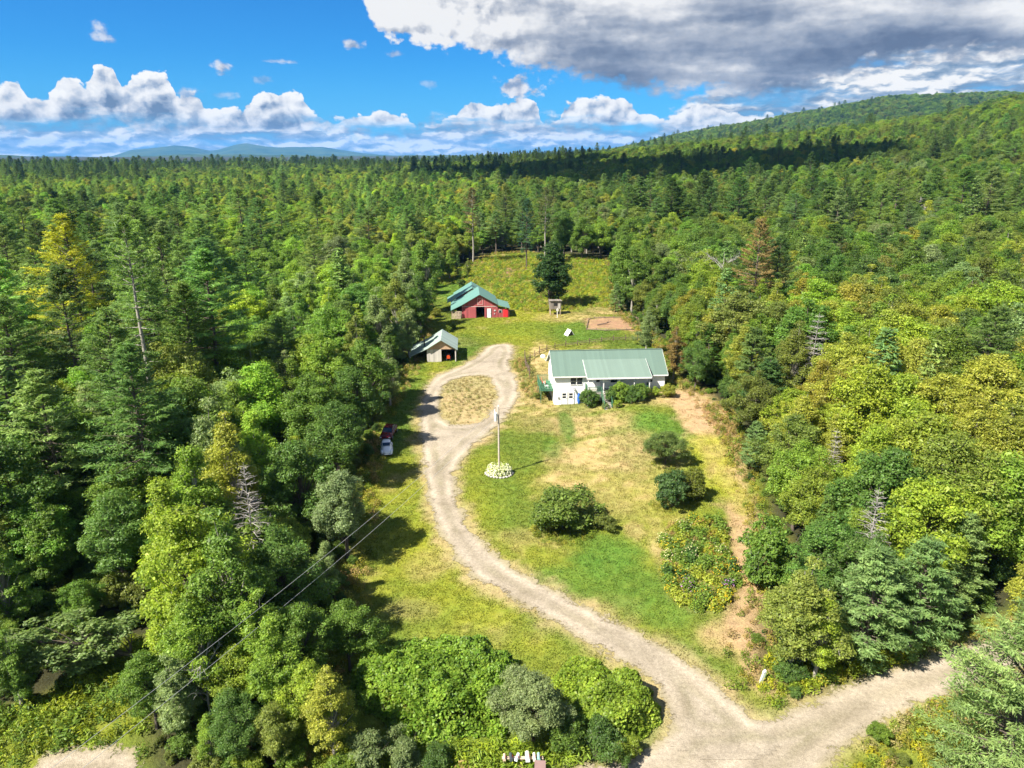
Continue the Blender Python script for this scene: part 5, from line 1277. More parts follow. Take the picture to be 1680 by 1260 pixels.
def thicket(name, label, poly, H, nl, ls, leafm, seed, lump=1.8, group=None):
    """A dense stand of waist-to-head-high growth: leaves laid over a lumpy top and down its sides."""
    g = np.random.default_rng(seed); lo, hi = poly.min(0), poly.max(0); c = poly.mean(0); n = nl * 3
    x = g.uniform(lo[0], hi[0], n); y = g.uniform(lo[1], hi[1], n); sdv = poly_sd(x, y, poly) + (fbm(x, y, 4, 3.0, seed) - .5) * 3.4
    k = sdv > 0; x, y, sdv = x[k][:nl], y[k][:nl], sdv[k][:nl]; n = len(x)
    def top(x, y, s): return H * (sstep(-.3, 1.2, s) * .7 + .3 * sstep(0, 3.0, s)) * (.40 + .95 * fbm(x, y, 4, lump, seed + 1) + .4 * (fbm(x, y, 2, .7, seed + 2) - .3))
    e = .15; t0 = top(x, y, sdv)
    dx = (H * .75 * (fbm(x + e, y, 3, lump, seed + 1) - fbm(x - e, y, 3, lump, seed + 1))) / (2 * e); dy = (H * .75 * (fbm(x, y + e, 3, lump, seed + 1) - fbm(x, y - e, 3, lump, seed + 1))) / (2 * e)
    z = t0 * (1 - .42 * g.random(n) ** 2.2) ; z = np.where(sdv < .9, t0 * g.uniform(.15, 1, n), z)
    gz = height(x, y); gz0 = float(height(*c))
    V, Q = leaves(np.column_stack([x - c[0], y - c[1], gz - gz0 + z]), np.column_stack([-dx * .8, -dy * .8, np.full(n, .9)]) + g.normal(size=(n, 3)) * .5, ls * g.uniform(.6, 1.2, n), ls * g.uniform(.9, 1.5, n), g)
    o = thing(name, label, 'thicket', (c[0], c[1], gz0), group=group); link('foliage', mesh_np('foliage', V, Q, [leafm]), o)
    st = MB()
    for i in g.integers(0, n, 70): st.tube([(x[i] - c[0], y[i] - c[1], gz[i] - gz0 - .1), (x[i] - c[0] + .1, y[i] - c[1], gz[i] - gz0 + t0[i] * .85)], [.025, .01], 4)
    st.build('stems', BARK, o); return o
KN = leaf_mat('knotweed_leaf', tint=(0.165, 0.265, 0.030), jitter=.42, clump=.3)
KN2 = leaf_mat('yellower_knotweed_leaf', tint=(0.195, 0.275, 0.030), jitter=.42, clump=.3)  # slightly lighter, yellower leaf than in the other thicket
WL = leaf_mat('willow_leaf', tint=(0.110, 0.145, 0.060), jitter=.35)
thicket('thicket', 'long bright green broad-leaved thicket between the lawn and the road', gxy([(580,1180),(572,1135),(620,1090),(700,1068),(790,1066),(860,1085),(860,1180),(830,1225),(700,1222),(640,1212)]), 2.7, 30000, .2, KN, 3, 2.6)
thicket('thicket', 'bright green thicket right of the grey-green willow, bordering the drive', gxy([(930,1110),(965,1090),(1020,1105),(1066,1130),(1088,1172),(1080,1222),(1010,1242),(940,1240),(905,1180)]), 2.6, 22000, .2, KN2, 9, 2.6)
plant('shrub', 'wide0', 'big round grey-green willow in the middle of the roadside thicket', 'shrub', ground(875, 1215), 5.4, (0.20, 0.25, 0.10), rz=1.2, leafpart='foliage', width=1.2)
for k, (px, py, H, c, lb) in enumerate([(600, 1255, 2.4, C_GREY, 'grey-green bush at the bottom edge under the thicket'), (665, 1260, 2.2, C_GREY, 'second grey-green bush at the bottom edge, nearer the mailboxes'), (720, 1262, 1.8, C_DARK, 'dark bush at the bottom edge left of the mailboxes'), (560, 1290, 2.0, C_BRIGHT, 'bright bush at the bottom edge below the yellowish tree'), (985, 1232, 2.6, C_DARK, 'dark bush in front of the right thicket'), (930, 1225, 2.4, C_MID, 'green bush behind the mailboxes'), (1030, 1240, 1.6, C_LIME, 'lime bush at the road corner of the thicket'),
      (1335, 1090, 2.2, C_LIME, 'yellow-green bush at the foot of the upright olive birch'), (1440, 1215, 1.3, C_BRIGHT, 'bright bush alone on the verge south of the dirt road'), (1530, 1250, 1.2, C_YELL, 'yellow goldenrod clump under the huge corner pine'), (1480, 1255, .9, C_OLIVE, 'olive weed clump on the verge south of the dirt road'), (1590, 1175, 2.0, C_MID, 'green bush under the huge corner pine by the road'),
      (480, 1255, 2.0, C_BRIGHT, 'bright green bush at the bottom edge below the young maple'), (420, 1275, 1.6, C_LIME, 'lime bush at the bottom edge left of the bright bush'), (160, 1090, 2.0, C_MID, 'green bush on the shaded side of the grassy track')]):
    plant('shrub', f'bush{k % 3}', lb, 'shrub', ground(px, py), H, c, leafpart='foliage', width=1.05)

# ---- mailboxes on their rail by the road
mx, my, mz = ground(858, 1263); rail = thing('mailbox_rail', 'weathered plank rail that carries the row of mailboxes by the road', 'rail', (mx, my, mz), 0)
MB().box(-1.35, 1.3, -.1, .12, .95, 1.0).build('plank', PAL, rail)
for a in (-1.25, -.1, 1.1): MB().box(a - .05, a + .05, -.04, .06, -.2, .949).build('post', PAL, rail)
for k, (dx, L, W_, H_, c, lb, tilt) in enumerate([(-1.2, .42, .17, .2, (.62, .42, .32), 'small tan mailbox at the left end of the row', 0), (-.78, .5, .2, .24, (.05, .06, .07), 'black mailbox second in the row', .1), (-.38, .48, .19, .23, (.66, .72, .82), 'pale blue-white mailbox third in the row', -.35),
        (.28, .6, .27, .32, (.82, .76, .66), 'largest cream mailbox in the middle of the row', .05), (.72, .5, .18, .24, (.70, .66, .56), 'beige mailbox right of the largest cream one', .05), (1.0, .5, .19, .24, (.26, .45, .43), 'teal mailbox at the right end of the row', .02)]):
    m_ = plain('mailbox_paint', c, .4, .1, .12, 5)
    o = thing('mailbox', lb + ', on the plank rail', 'mailbox', (mx + dx, my - .05, mz + 1.003), tilt, 'row of mailboxes by the road')
    arc = [(-W_ / 2, 0), (W_ / 2, 0), (W_ / 2, H_ - W_ / 2)] + [(W_ / 2 * math.cos(t), H_ - W_ / 2 + W_ / 2 * math.sin(t)) for t in np.linspace(.4, math.pi - .4, 6)] + [(-W_ / 2, H_ - W_ / 2)]
    MB().prism([(a, -L / 2, b_) for a, b_ in arc], (0, L, 0)).build('box', m_, o)
    MB().prism([(a * 1.03, -L / 2 - .02, b_ * 1.01) for a, b_ in arc], (0, .018, 0)).build('door', plain('mailbox_door', tuple(min(.85, q * 1.15 + .02) for q in c), .4, .1), o)
    MB().box(W_ / 2 + .004, W_ / 2 + .014, -.05, .0, H_ * .4, H_ * 1.15).build('flag', plain('flag_red', (.5, .03, .02), .5), o)
x, y, z = ground(886, 1288); o = thing('newspaper_box', 'tall white box with a brown lid on legs right of the mailboxes', 'box', (x, y + .3, z), -.05)
MB().box(-.3, .3, -.3, .3, .35, 1.1).build('body', WHITE, o); MB().prism([(-.35, -.38, 1.12), (.35, -.38, 1.12), (.35, .38, 1.24), (-.35, .38, 1.24)], (0, 0, .05)).build('lid', plain('mauve_brown', (.20, .13, .12), .6), o)
for a in (-.25, .25):
    for b_ in (-.25, .25): MB().box(a - .04, a + .04, b_ - .04, b_ + .04, -.1, .35).build('leg', PAL, o)
x, y, z = ground(1248, 1120); o = thing('marker_post', 'short pale marker post where the mown track meets the road', 'marker', (x, y, z), .3); o.rotation_euler = (0, .25, .3); MB().box(-.12, .12, -.06, .06, -.1, .95).build('post', plain('pale_green_plastic', (.6, .68, .6), .5), o); MB().prism([(-.14, -.08, .95), (.14, -.08, .95), (0, -.08, 1.15)], (0, .16, 0)).build('cap', WHITE, o)

# ---- cars
CARW = plain('white_car_paint', (.80, .81, .82), .25, .0, .02); CARR = plain('shade_dark_red_car_paint', (.085, .008, .013), .22, .1, .05); CHROME = plain('chrome', (.7, .7, .7), .15, .9, .05); TYRE = plain('tyre', (.025, .025, .025), .85); CGL = plain('car_glass', (.03, .05, .085), .05, 0, .1); LAMP = plain('headlamp_glass', (.75, .77, .78), .1)  # the red is darkened to stand in for tree shade on the car
def wheels(car, pts, r=.31, w=.16):
    for x, y in pts:
        a = np.linspace(0, 2 * math.pi, 18, endpoint=False)
        o = link('wheel', MB().loft([[(x + dx, y + q * math.cos(t), r + q * math.sin(t)) for t in a] for dx, q in ((-w / 2, r * .86), (-w * .38, r), (w * .38, r), (w / 2, r * .86))]).mesh('tyre', [TYRE]), car)
        s = 1 if x > 0 else -1
        MB().tube([(x + s * w * .4, y, r), (x + s * (w * .5 + .02), y, r)], [r * .55, r * .5], 14).build('rim', CHROME, o)
def ring(y, w, z0, z1, sq=.6, n=16):
    """Cross-section of a car body at y: half width w, from z0 to z1, rounded."""
    zc, h = (z0 + z1) / 2, (z1 - z0) / 2; P = []
    for t in np.linspace(0, 2 * math.pi, n, endpoint=False):
        c, s = math.cos(t), math.sin(t); P.append((w * math.copysign(abs(c) ** sq, c), y, zc + h * math.copysign(abs(s) ** sq, s)))
    return P
bx_, by_, bz_ = ground(631, 749)
vw = thing('parked_car', 'small white rounded old car parked nose-out at the shaded edge of the drive', 'car', (bx_, by_ + 1.7, bz_ + .02), rad(10))
mb = MB()     # nose toward -y
mb.loft([ring(y, w, z0, z1, .75) for y, w, z0, z1 in ((-2.0, .18, .42, .55), (-1.93, .36, .34, .72), (-1.6, .52, .28, .92), (-1.1, .62, .26, 1.02), (-.6, .72, .25, 1.03), (.6, .75, .25, 1.0), (1.2, .66, .27, .95), (1.75, .48, .3, .78), (2.0, .2, .38, .55))])
mb.loft([ring(y, w, .8, z1, .7) for y, w, z1 in ((-.78, .5, 1.0), (-.5, .58, 1.22), (-.15, .62, 1.46), (.3, .63, 1.5), (.8, .58, 1.42), (1.25, .48, 1.2), (1.65, .36, .95))])
for x, y in ((-.58, -1.35), (.58, -1.35), (-.6, 1.2), (.6, 1.2)): mb.ball((x, y, .47), (.22, .56, .33), 14, 8)
for x in (-.76, .76): mb.box(x - .06, x + .06, -.8, .7, .24, .34)
vwb = mb.build('body', CARW, vw, smooth=True)
mb = MB(); mb.add([(-.47, -.70, 1.05), (.47, -.70, 1.05), (.52, -.33, 1.38), (-.52, -.33, 1.38)], [(0, 1, 2, 3)]); me_ = MB().prism([(-.46, -.72, 1.09), (.46, -.72, 1.09), (.50, -.36, 1.40), (-.50, -.36, 1.40)], (0, -.05, .03)); me_.build('windshield', CGL, vw)
MB().prism([(-.36, 1.32, 1.18), (.36, 1.32, 1.18), (.42, .98, 1.38), (-.42, .98, 1.38)], (0, .05, .05)).build('rear_window', CGL, vw)
for s in (-1, 1): MB().prism([(s * .585, -.4, 1.06), (s * .605, .75, 1.06), (s * .57, .6, 1.34), (s * .56, -.15, 1.36)], (s * .06, 0, 0)).build('side_window', CGL, vw)
for s in (-1, 1): MB().ball((s * .58, -1.82, .62), (.1, .09, .11), 12, 8).build('headlight', LAMP, vw)
MB().tube([(-.7, -1.95, .42), (-.3, -2.06, .42), (.3, -2.06, .42), (.7, -1.95, .42)], .055, 8).build('bumper', CHROME, vw); MB().tube([(-.7, 1.95, .42), (0, 2.08, .42), (.7, 1.95, .42)], .055, 8).build('bumper', CHROME, vw)
wheels(vw, [(-.63, -1.3), (.63, -1.3), (-.63, 1.15), (.63, 1.15)])
rx_, ry_, rz__ = ground(634, 725)
rc = thing('parked_car', 'dark red car in the tree shade just behind the white car', 'car', (rx_, ry_ + 2.2, rz__ + .02), rad(-4))
mb = MB(); mb.loft([ring(y, w, z0, z1, .5) for y, w, z0, z1 in ((-2.25, .66, .35, .68), (-2.1, .8, .25, .82), (-1.2, .87, .22, .92), (.2, .88, .22, .95), (1.5, .87, .22, .98), (2.1, .8, .26, .94), (2.25, .68, .35, .8))]).build('body', CARR, rc, smooth=True)
mb = MB(); mb.loft([ring(y, w, .86, z1, .5) for y, w, z1 in ((-1.0, .72, .94), (-.35, .66, 1.36), (.2, .64, 1.43), (.9, .64, 1.42), (1.5, .66, 1.2), (1.85, .7, .97))]).build('cabin', CGL, rc, smooth=True)
MB().loft([ring(y, w, z0, z1, .5) for y, w, z0, z1 in ((-.38, .6, 1.37, 1.40), (.2, .6, 1.40, 1.46), (.95, .58, 1.38, 1.45))]).build('roof', CARR, rc, smooth=True)
for s in (-1, 1): MB().ball((s * .6, -2.2, .62), (.17, .08, .08), 10, 6).build('headlight', LAMP, rc)
MB().box(-.75, .75, -2.34, -2.2, .32, .46).build('bumper', CHROME, rc)
for s in (-1, 1): MB().tube([(s * .7, -.9, .97), (s * .63, -.36, 1.38)], .035, 5).build('windshield_pillar', CARR, rc)
wheels(rc, [(-.78, -1.4), (.78, -1.4), (-.78, 1.35), (.78, 1.35)], .33, .2)

# ================================================================ grass and weeds (past counting)
def tuft(name, seed, n, H, spread, w, m, bend=.35):
    g = np.random.default_rng(seed); V, Q = [], []
    for k in range(n):
        a = g.uniform(0, 6.28); r = spread * math.sqrt(g.random()); o = np.array([r * math.cos(a), r * math.sin(a), -.03]); h = H * g.uniform(.5, 1.15); b2 = g.uniform(0, 6.28)
        d = np.array([math.cos(b2), math.sin(b2), 0]); s = np.array([-d[1], d[0], 0]) * w * g.uniform(.6, 1.3); i = len(V)
        V += [o - s, o + s, o + d * h * bend * .4 + (0, 0, h * .65) + s * .7, o + d * h * bend * .4 + (0, 0, h * .65) - s * .7, o + d * h * bend * 1.2 + (0, 0, h)]
        Q += [(i, i + 1, i + 2, i + 3), (i + 3, i + 2, i + 4, i + 4)]
    return bpy.data.objects.new(name, mesh_np(name, V, Q, [m]))
GRM = leaf_mat('grass_blade', inst=True, jitter=.28, clump=.05, trans=.25, gloss=.12, warm=.1)
TU = [tuft(f'grass_tuft{k}', 60 + k, 34, .16, .42, .028, GRM) for k in range(3)]
def spread_over(poly, step, extra=0.0):
    lo, hi = poly.min(0), poly.max(0); X, Y = np.meshgrid(np.arange(lo[0], hi[0], step), np.arange(max(lo[1], 26), hi[1], step)); X = (X + R.uniform(-.5, .5, X.shape) * step).ravel(); Y = (Y + R.uniform(-.5, .5, Y.shape) * step).ravel()
    k = poly_sd(X, Y, poly) > -extra; return X[k], Y[k]
x, y = spread_over(LAWN, .62, 1.5); sdd = np.where(poly_sd(x, y, ISLAND) > 0, -9, poly_sd(x, y, DRIVE)); far_y = y > 175
k = (sdd < -.15) & (poly_sd(x, y, ROAD) < -.2) & (poly_sd(x, y, ARENA) < 0) & ~(far_y & (R.random(len(x)) < .4))
c_ = turf(x, y); bare = sstep(.2, .34, c_[:, 0] - .0) * sstep(.05, .12, c_[:, 2]); k &= R.random(len(x)) > bare * .75
x, y, c_ = x[k], y[k], c_[k]; n_ = len(x)
scatter('grass', x, y, height(x, y), R.uniform(0, 6.28, n_), R.uniform(.7, 1.3, n_), R.integers(0, 3, n_), c_ * R.uniform(.72, 1.22, (n_, 1)), TU, 'patchy lawn grass, green to straw-coloured', 'grass')
WDM = leaf_mat('weed_leaf', inst=True, jitter=.35, clump=.1, trans=.28, gloss=.15, warm=.2)
def weed(name, seed):
    g = np.random.default_rng(seed); n = 90; a = g.uniform(0, 6.28, n); r = .55 * np.sqrt(g.random(n)); z = g.uniform(.15, 1, n) * (1 - .35 * (r / .55) ** 2)
    P = np.column_stack([r * np.cos(a), r * np.sin(a), z]); N = np.column_stack([np.cos(a) * .4, np.sin(a) * .4, np.full(n, .8)]) + g.normal(size=(n, 3)) * .5
    V, Q = leaves(P, N, .09 * g.uniform(.6, 1.3, n), .3 * g.uniform(.6, 1.3, n), g); return bpy.data.objects.new(name, mesh_np(name, V, Q, [WDM]))
WT = [weed(f'tall_weed{k}', 80 + k) for k in range(3)]
FIELD = gxy([(712,470),(735,440),(790,426),(850,418),(930,424),(1000,430),(1003,505),(935,509),(860,512),(815,500),(805,470),(760,466)])
xs, ys, cs, hs_ = [], [], [], []
def weeds(poly, step, pal, h, extra=0., edge=None):
    x, y = spread_over(poly, step, extra); n = len(x)
    if n == 0: return
    f = fbm(x, y, 3, 5, 44); keep = f + R.uniform(-.2, .2, n) > .36
    keep &= (np.where(poly_sd(x, y, ISLAND) > 0, -9, poly_sd(x, y, DRIVE)) < -.3) & (poly_sd(x, y, ROAD) < -.3) & (poly_sd(x, y, PULLOFF) < 0)
    if edge is not None: keep &= np.abs(poly_sd(x, y, poly)) < edge
    x, y, f = x[keep], y[keep], f[keep]; p = np.array(pal); c = p[R.integers(0, len(p), len(x))] * R.uniform(.75, 1.25, (len(x), 1))
    xs.append(x); ys.append(y); cs.append(c); hs_.append(h * R.uniform(.6, 1.3, len(x)) * (.6 + .8 * f))
weeds(FIELD, .75, [(0.17, 0.25, 0.024), (0.23, 0.28, 0.024), (0.11, 0.19, 0.022), (0.30, 0.30, 0.024), (.27, .22, .06)], 1.0)
weeds(PATH, .6, [(0.16, 0.22, 0.022), (0.22, 0.26, 0.02), (0.10, 0.16, 0.022)], .95)
weeds(gxy([(560,1330),(560,1210),(700,1225),(900,1228),(1050,1240),(930,1258),(880,1300),(800,1340)]), .45, [(0.18, 0.25, 0.022), (0.21, 0.27, 0.02), (0.14, 0.2, 0.02), (.17, .24, .03)], .8)
weeds(gxy([(1245,1135),(1262,1085),(1330,1090),(1400,1085),(1500,1060),(1515,1085),(1411,1112),(1316,1158),(1270,1165)]), .45, [(0.2, 0.25, 0.02), (0.30, 0.30, 0.02), (0.13, 0.2, 0.02)], .9)
weeds(gxy([(1420,1225),(1470,1185),(1525,1160),(1600,1150),(1680,1260),(1640,1340),(1380,1340)]), .5, [(0.2, 0.23, 0.03), (0.33, 0.31, 0.02), (0.14, 0.19, 0.03), (.3, .26, .1)], .7)
weeds(LAWN, .9, [(0.13, 0.18, 0.02), (0.24, 0.22, 0.03), (.3, .22, .08)], .8, 1.0, 2.2)
weeds(gxy([(840,590),(875,590),(892,640),(905,670),(870,670),(855,640)]), .7, [(.33, .22, .09), (.3, .25, .08), (.16, .18, .03)], .55)
weeds(gxy([(1120,640),(1190,670),(1215,735),(1190,735),(1150,680)]), .7, [(.36, .22, .1), (.3, .22, .08), (.2, .2, .03)], .6)
weeds(ISLAND, 1.0, [(.22, .17, .07), (.17, .18, .04), (.25, .2, .08)], .38, -.4)
for px_b, py_b, rb_ in ((925, 872, 3.6), (1098, 830, 2.4), (1134, 820, 2.2), (1092, 763, 1.8)):
    q0 = ground(px_b, py_b); weeds(np.array([(q0[0] + rb_ * math.cos(t), q0[1] + rb_ * .8 * math.sin(t)) for t in np.linspace(0, 6.28, 14, endpoint=False)]), .55, [(0.14, 0.19, 0.022), (0.22, 0.22, 0.03)], .5)
weeds(GARDEN, .6, [(0.16, 0.21, 0.022), (0.3, 0.28, 0.03), (.3, .2, .08)], .6)
x, y, c_, h_ = np.concatenate(xs), np.concatenate(ys), np.concatenate(cs), np.concatenate(hs_)
scatter('weeds', x, y, height(x, y) - .03, R.uniform(0, 6.28, len(x)), h_, R.integers(0, 3, len(x)), c_, WT, 'tall goldenrod and weeds in the field and on the verges', 'weeds')
print('GRASS', n_, 'WEEDS', len(x), 'GARDEN', len(GP))

# ================================================================ sun, sky, air
SUN_EL = rad(49)                                      # the sun stands behind the camera, to its left
sd = Vector((math.cos(SUN_EL) * -0.83, math.cos(SUN_EL) * -0.5578, math.sin(SUN_EL)))
sl = bpy.data.lights.new('sun', 'SUN'); so = bpy.data.objects.new('sun', sl); COL.objects.link(so)
sl.energy = 5.0; sl.angle = rad(0.55); sl.color = (1.0, 0.93, 0.82)
so.rotation_euler = sd.to_track_quat('Z', 'Y').to_euler(); so.location = (-60, -30, 120)

W = bpy.data.worlds.new('World'); S.world = W; W.use_nodes = True
wt = NT(W.node_tree); bg = W.node_tree.nodes['Background']
sky = wt.new('ShaderNodeTexSky', sky_type='NISHITA'); sky.sun_disc = False
sky.sun_elevation = SUN_EL; sky.sun_rotation = math.atan2(sd.x, sd.y); sky.altitude = 300; sky.air_density = 1.0; sky.dust_density = 0.2; sky.ozone_density = 3.0
SKY_S = 0.048
WHITE_L = 0.318
def ae(px, py):
    r, y, z = ray(px, py); return math.degrees(math.atan2(r, y)), math.degrees(math.atan2(z, math.hypot(r, y)))
co = wt.new('ShaderNodeTexCoord').outputs['Generated']
sp = wt.new('ShaderNodeSeparateXYZ'); wt.put(sp.inputs[0], co)
A = wt.mul(wt.math('ARCTAN2', sp.outputs[0], sp.outputs[1]), 57.2958)
Ev = wt.mul(wt.math('ARCSINE', sp.outputs[2]), 57.2958)
P = wt.new('ShaderNodeCombineXYZ'); wt.put(P.inputs[0], A); wt.put(P.inputs[1], Ev); P = P.outputs[0]
def vadd(a, v):
    n = wt.new('ShaderNodeVectorMath', operation='ADD'); wt.put(n.inputs[0], a); wt.put(n.inputs[1], v); return n.outputs[0]
def vmul(a, v):
    n = wt.new('ShaderNodeVectorMath', operation='MULTIPLY'); wt.put(n.inputs[0], a); wt.put(n.inputs[1], v); return n.outputs[0]
def puffs(p, scale, detail=3.0, rough=0.55):
    n = wt.new('ShaderNodeTexVoronoi', feature='SMOOTH_F1', voronoi_dimensions='2D'); n.inputs['Scale'].default_value = scale; n.inputs['Smoothness'].default_value = 0.35
    n.inputs['Detail'].default_value = detail; n.inputs['Roughness'].default_value = rough; n.normalize = True
    wt.put(n.inputs['Vector'], p); return wt.sub(1.0, n.outputs['Distance'])
def profile(pts, lo, hi):
    """Height in degrees along the horizon, from points read off the photo."""
    q = sorted(ae(*p) for p in pts); AZ0, AZ1 = -46.0, 46.0
    xs_ = [(a - AZ0) / (AZ1 - AZ0) for a, _ in q]; ys_ = [(e - lo) / (hi - lo) for _, e in q]
    f = wt.map(A, AZ0, AZ1, 0, 1)
    return wt.map(wt.curve(f, [(0, ys_[0])] + list(zip(xs_, ys_)) + [(1, ys_[-1])]), 0, 1, lo, hi)
wn = wt.noise(vmul(P, (1, 1.3, 1)), 0.55, 6, 0.6, out=1)          # warps the outlines
wv = wt.new('ShaderNodeVectorMath', operation='SUBTRACT'); wt.put(wv.inputs[0], wn); wv.inputs[1].default_value = (.5, .5, .5)
Pw = vadd(P, vmul(wv.outputs[0], (1.3, 0.8, 0)))
LIGHT = (-0.42, 0.36, 0)
B0 = puffs(vmul(Pw, (1, 1.2, 1)), 0.52, 4.0, 0.5); B1 = puffs(vmul(vadd(Pw, LIGHT), (1, 1.2, 1)), 0.52, 4.0, 0.5)
B2 = puffs(vmul(Pw, (0.55, 1.5, 1)), 0.75, 3.0, 0.5); B3 = puffs(vmul(vadd(Pw, (-0.3, 0.25, 0)), (0.55, 1.5, 1)), 0.75, 3.0, 0.5)
relief2 = wt.sub(B2, B3)
relief = wt.sub(B0, B1)
fine = wt.noise(vmul(P, (1, 1.4, 1)), 1.1, 7, 0.52)
skyc = wt.mix(1.0, sky.outputs[0], (0.13 * SKY_S, 0.58 * SKY_S, 1.04 * SKY_S, 1), 'MULTIPLY')
pale = wt.mix(wt.map(Ev, 0, 7, 0.5, 0.0, True), skyc, (0.055, 0.19, 0.35, 1))
L_ = WHITE_L
# low bank all along the horizon: streaky, grey-blue under white
T0 = profile([(-250,195),(0,190),(150,185),(300,190),(420,182),(520,190),(640,205),(740,185),(800,190),(880,185),(980,195),(1060,196),(1100,180),(1140,150),(1200,120),(1300,85),(1450,50),(1700,0)], -1, 12)
st = wt.noise(vmul(Pw, (0.13, 0.95, 1)), 1.0, 6, 0.52)
d0 = wt.add(wt.sub(T0, Ev), wt.map(fine, 0, 1, -1.5, 1.5))
a0 = wt.mul(wt.map(d0, -0.1, 1.2, 0, 1, True), wt.map(st, 0.32, 0.5, 0.45, 1.0, True))
c0 = wt.ramp(wt.add(st, wt.mul(relief2, 0.75)), [(0.38, (0.24 * L_, 0.35 * L_, 0.50 * L_)), (0.50, (0.50 * L_, 0.60 * L_, 0.72 * L_)), (0.60, (1.12 * L_, 1.1 * L_, 1.06 * L_))])
s1 = wt.mix(a0, pale, c0)
# the heaped cumulus, sunlit from the left
T1 = profile([(-300,190),(-60,150),(0,140),(30,138),(48,160),(75,160),(92,128),(115,122),(140,140),(152,112),(185,107),(200,140),(214,122),(250,116),(280,130),(292,158),(320,150),(345,178),(400,175),(430,150),(475,148),(500,165),(520,190),(600,190),(625,178),(660,182),(690,205),(745,185),(790,165),(800,172),(850,162),(880,168),(905,205),(925,170),(960,160),(1000,160),(1050,178),(1100,190),(1150,172),(1200,178),(1260,190),(1400,200),(1700,200)], -1, 12)
d1 = wt.add(wt.sub(T1, Ev), wt.add(wt.map(B0, 0.35, 0.95, -0.55, 0.35), wt.map(fine, 0.2, 0.8, -0.35, 0.35)))
bot = wt.map(wt.add(Ev, wt.map(st, 0.3, 0.7, -0.9, 0.9)), 1.2, 2.6, 0.0, 1.0, True)
a1 = wt.mul(wt.map(d1, 0.0, 0.16, 0, 1, True), bot)
lit = wt.add(wt.add(0.66, wt.mul(relief, 2.1)), wt.add(wt.map(d1, 0.0, 2.4, 0.26, -0.30), wt.map(fine, 0.3, 0.7, -0.10, 0.10)))
c1 = wt.ramp(lit, [(0.22, (0.20 * L_, 0.28 * L_, 0.42 * L_)), (0.5, (0.52 * L_, 0.60 * L_, 0.72 * L_)), (0.78, (1.0 * L_, 1.0 * L_, 1.0 * L_)), (1.0, (1.16 * L_, 1.14 * L_, 1.1 * L_))])
s2 = wt.mix(a1, s1, c1)
# stray scraps
sc_ = None
for px_, py_, rx__, ry__, k in ((165,55,20,13,.75), (362,110,17,12,1.0), (578,74,20,8,.9), (468,101,22,4,.6), (432,132,16,7,.4), (700,138,16,6,.35), (310,155,22,9,.8), (372,155,18,7,.4), (645,88,14,6,.6), (850,142,34,20,1.1), (855,150,36,14,1.1)):
    a_, e_ = ae(px_, py_); rx_d, ry_d = rx__ / F * 57.3, ry__ / F * 57.3
    q = wt.math('SQRT', wt.add(wt.math('POWER', wt.mul(wt.sub(A, a_), 1 / rx_d), 2.0), wt.math('POWER', wt.mul(wt.sub(Ev, e_), 1 / ry_d), 2.0)))
    v = wt.mul(wt.map(wt.sub(wt.add(1.0, wt.map(fine, 0.25, 0.75, -0.7, 0.7)), q), 0.0, 0.8, 0, 1, True), k)
    sc_ = v if sc_ is None else wt.math('MAXIMUM', sc_, v)
c2 = wt.ramp(wt.add(0.5, wt.add(wt.mul(relief, 1.6), wt.map(fine, 0.3, 0.7, -0.2, 0.2))), [(0.25, (0.32 * L_, 0.42 * L_, 0.60 * L_)), (0.7, (0.95 * L_, 0.96 * L_, 1.0 * L_))])
s3 = wt.mix(wt.math('MINIMUM', sc_, 1.0), s2, c2)
# the great dark cloud overhead to the right: bright ragged prow, slate underside
LO = profile([(-300,-700),(440,-500),(540,-140),(585,-20),(600,20),(622,52),(660,72),(700,82),(760,82),(800,100),(850,112),(900,128),(960,138),(1050,158),(1120,166),(1200,172),(1280,168),(1350,146),(1450,122),(1560,112),(1700,100)], -1, 30)
bn = wt.noise(vmul(Pw, (0.42, 1.0, 1)), 0.34, 6, 0.50)
d3 = wt.add(wt.sub(Ev, LO), wt.add(wt.map(B0, 0.35, 0.95, -0.8, 0.5), wt.map(fine, 0.2, 0.8, -0.75, 0.75)))
a3 = wt.map(d3, 0.0, wt.map(A, -8, 14, 0.55, 1.4), 0, 1, True)
prow = wt.map(wt.add(A, wt.map(bn, 0.3, 0.7, -5.0, 5.0)), -6.5, 8.0, 1.0, 0.0, True)         # 1 in the bright prow, 0 in the slate body
rise = wt.map(Ev, 6.2, 10.5, 0.0, 1.0, True)
stb = wt.noise(vmul(Pw, (0.10, 0.55, 1)), 1.0, 5, 0.48)
body = wt.add(wt.add(wt.mul(prow, 0.46), wt.mul(wt.math('MULTIPLY', relief, 1.0), wt.map(prow, 0, 1, 0.08, 1.5))), wt.add(wt.map(stb, 0.32, 0.68, -0.02, 0.55), wt.map(rise, 0, 1, -0.02, 0.22)))
body = wt.add(body, wt.add(wt.map(bn, 0.3, 0.7, -0.16, 0.24), wt.map(fine, 0.3, 0.7, -0.07, 0.07)))
c3 = wt.ramp(body, [(0.0, (0.16 * L_, 0.21 * L_, 0.32 * L_)), (0.22, (0.27 * L_, 0.33 * L_, 0.45 * L_)), (0.46, (0.50 * L_, 0.55 * L_, 0.64 * L_)), (0.8, (1.02 * L_, 1.02 * L_, 1.02 * L_))])
s4 = wt.mix(a3, s3, c3)
front = wt.mul(wt.map(sp.outputs[1], 0.1, 0.35, 0, 1, True), wt.map(Ev, 14, 26, 1, 0, True))
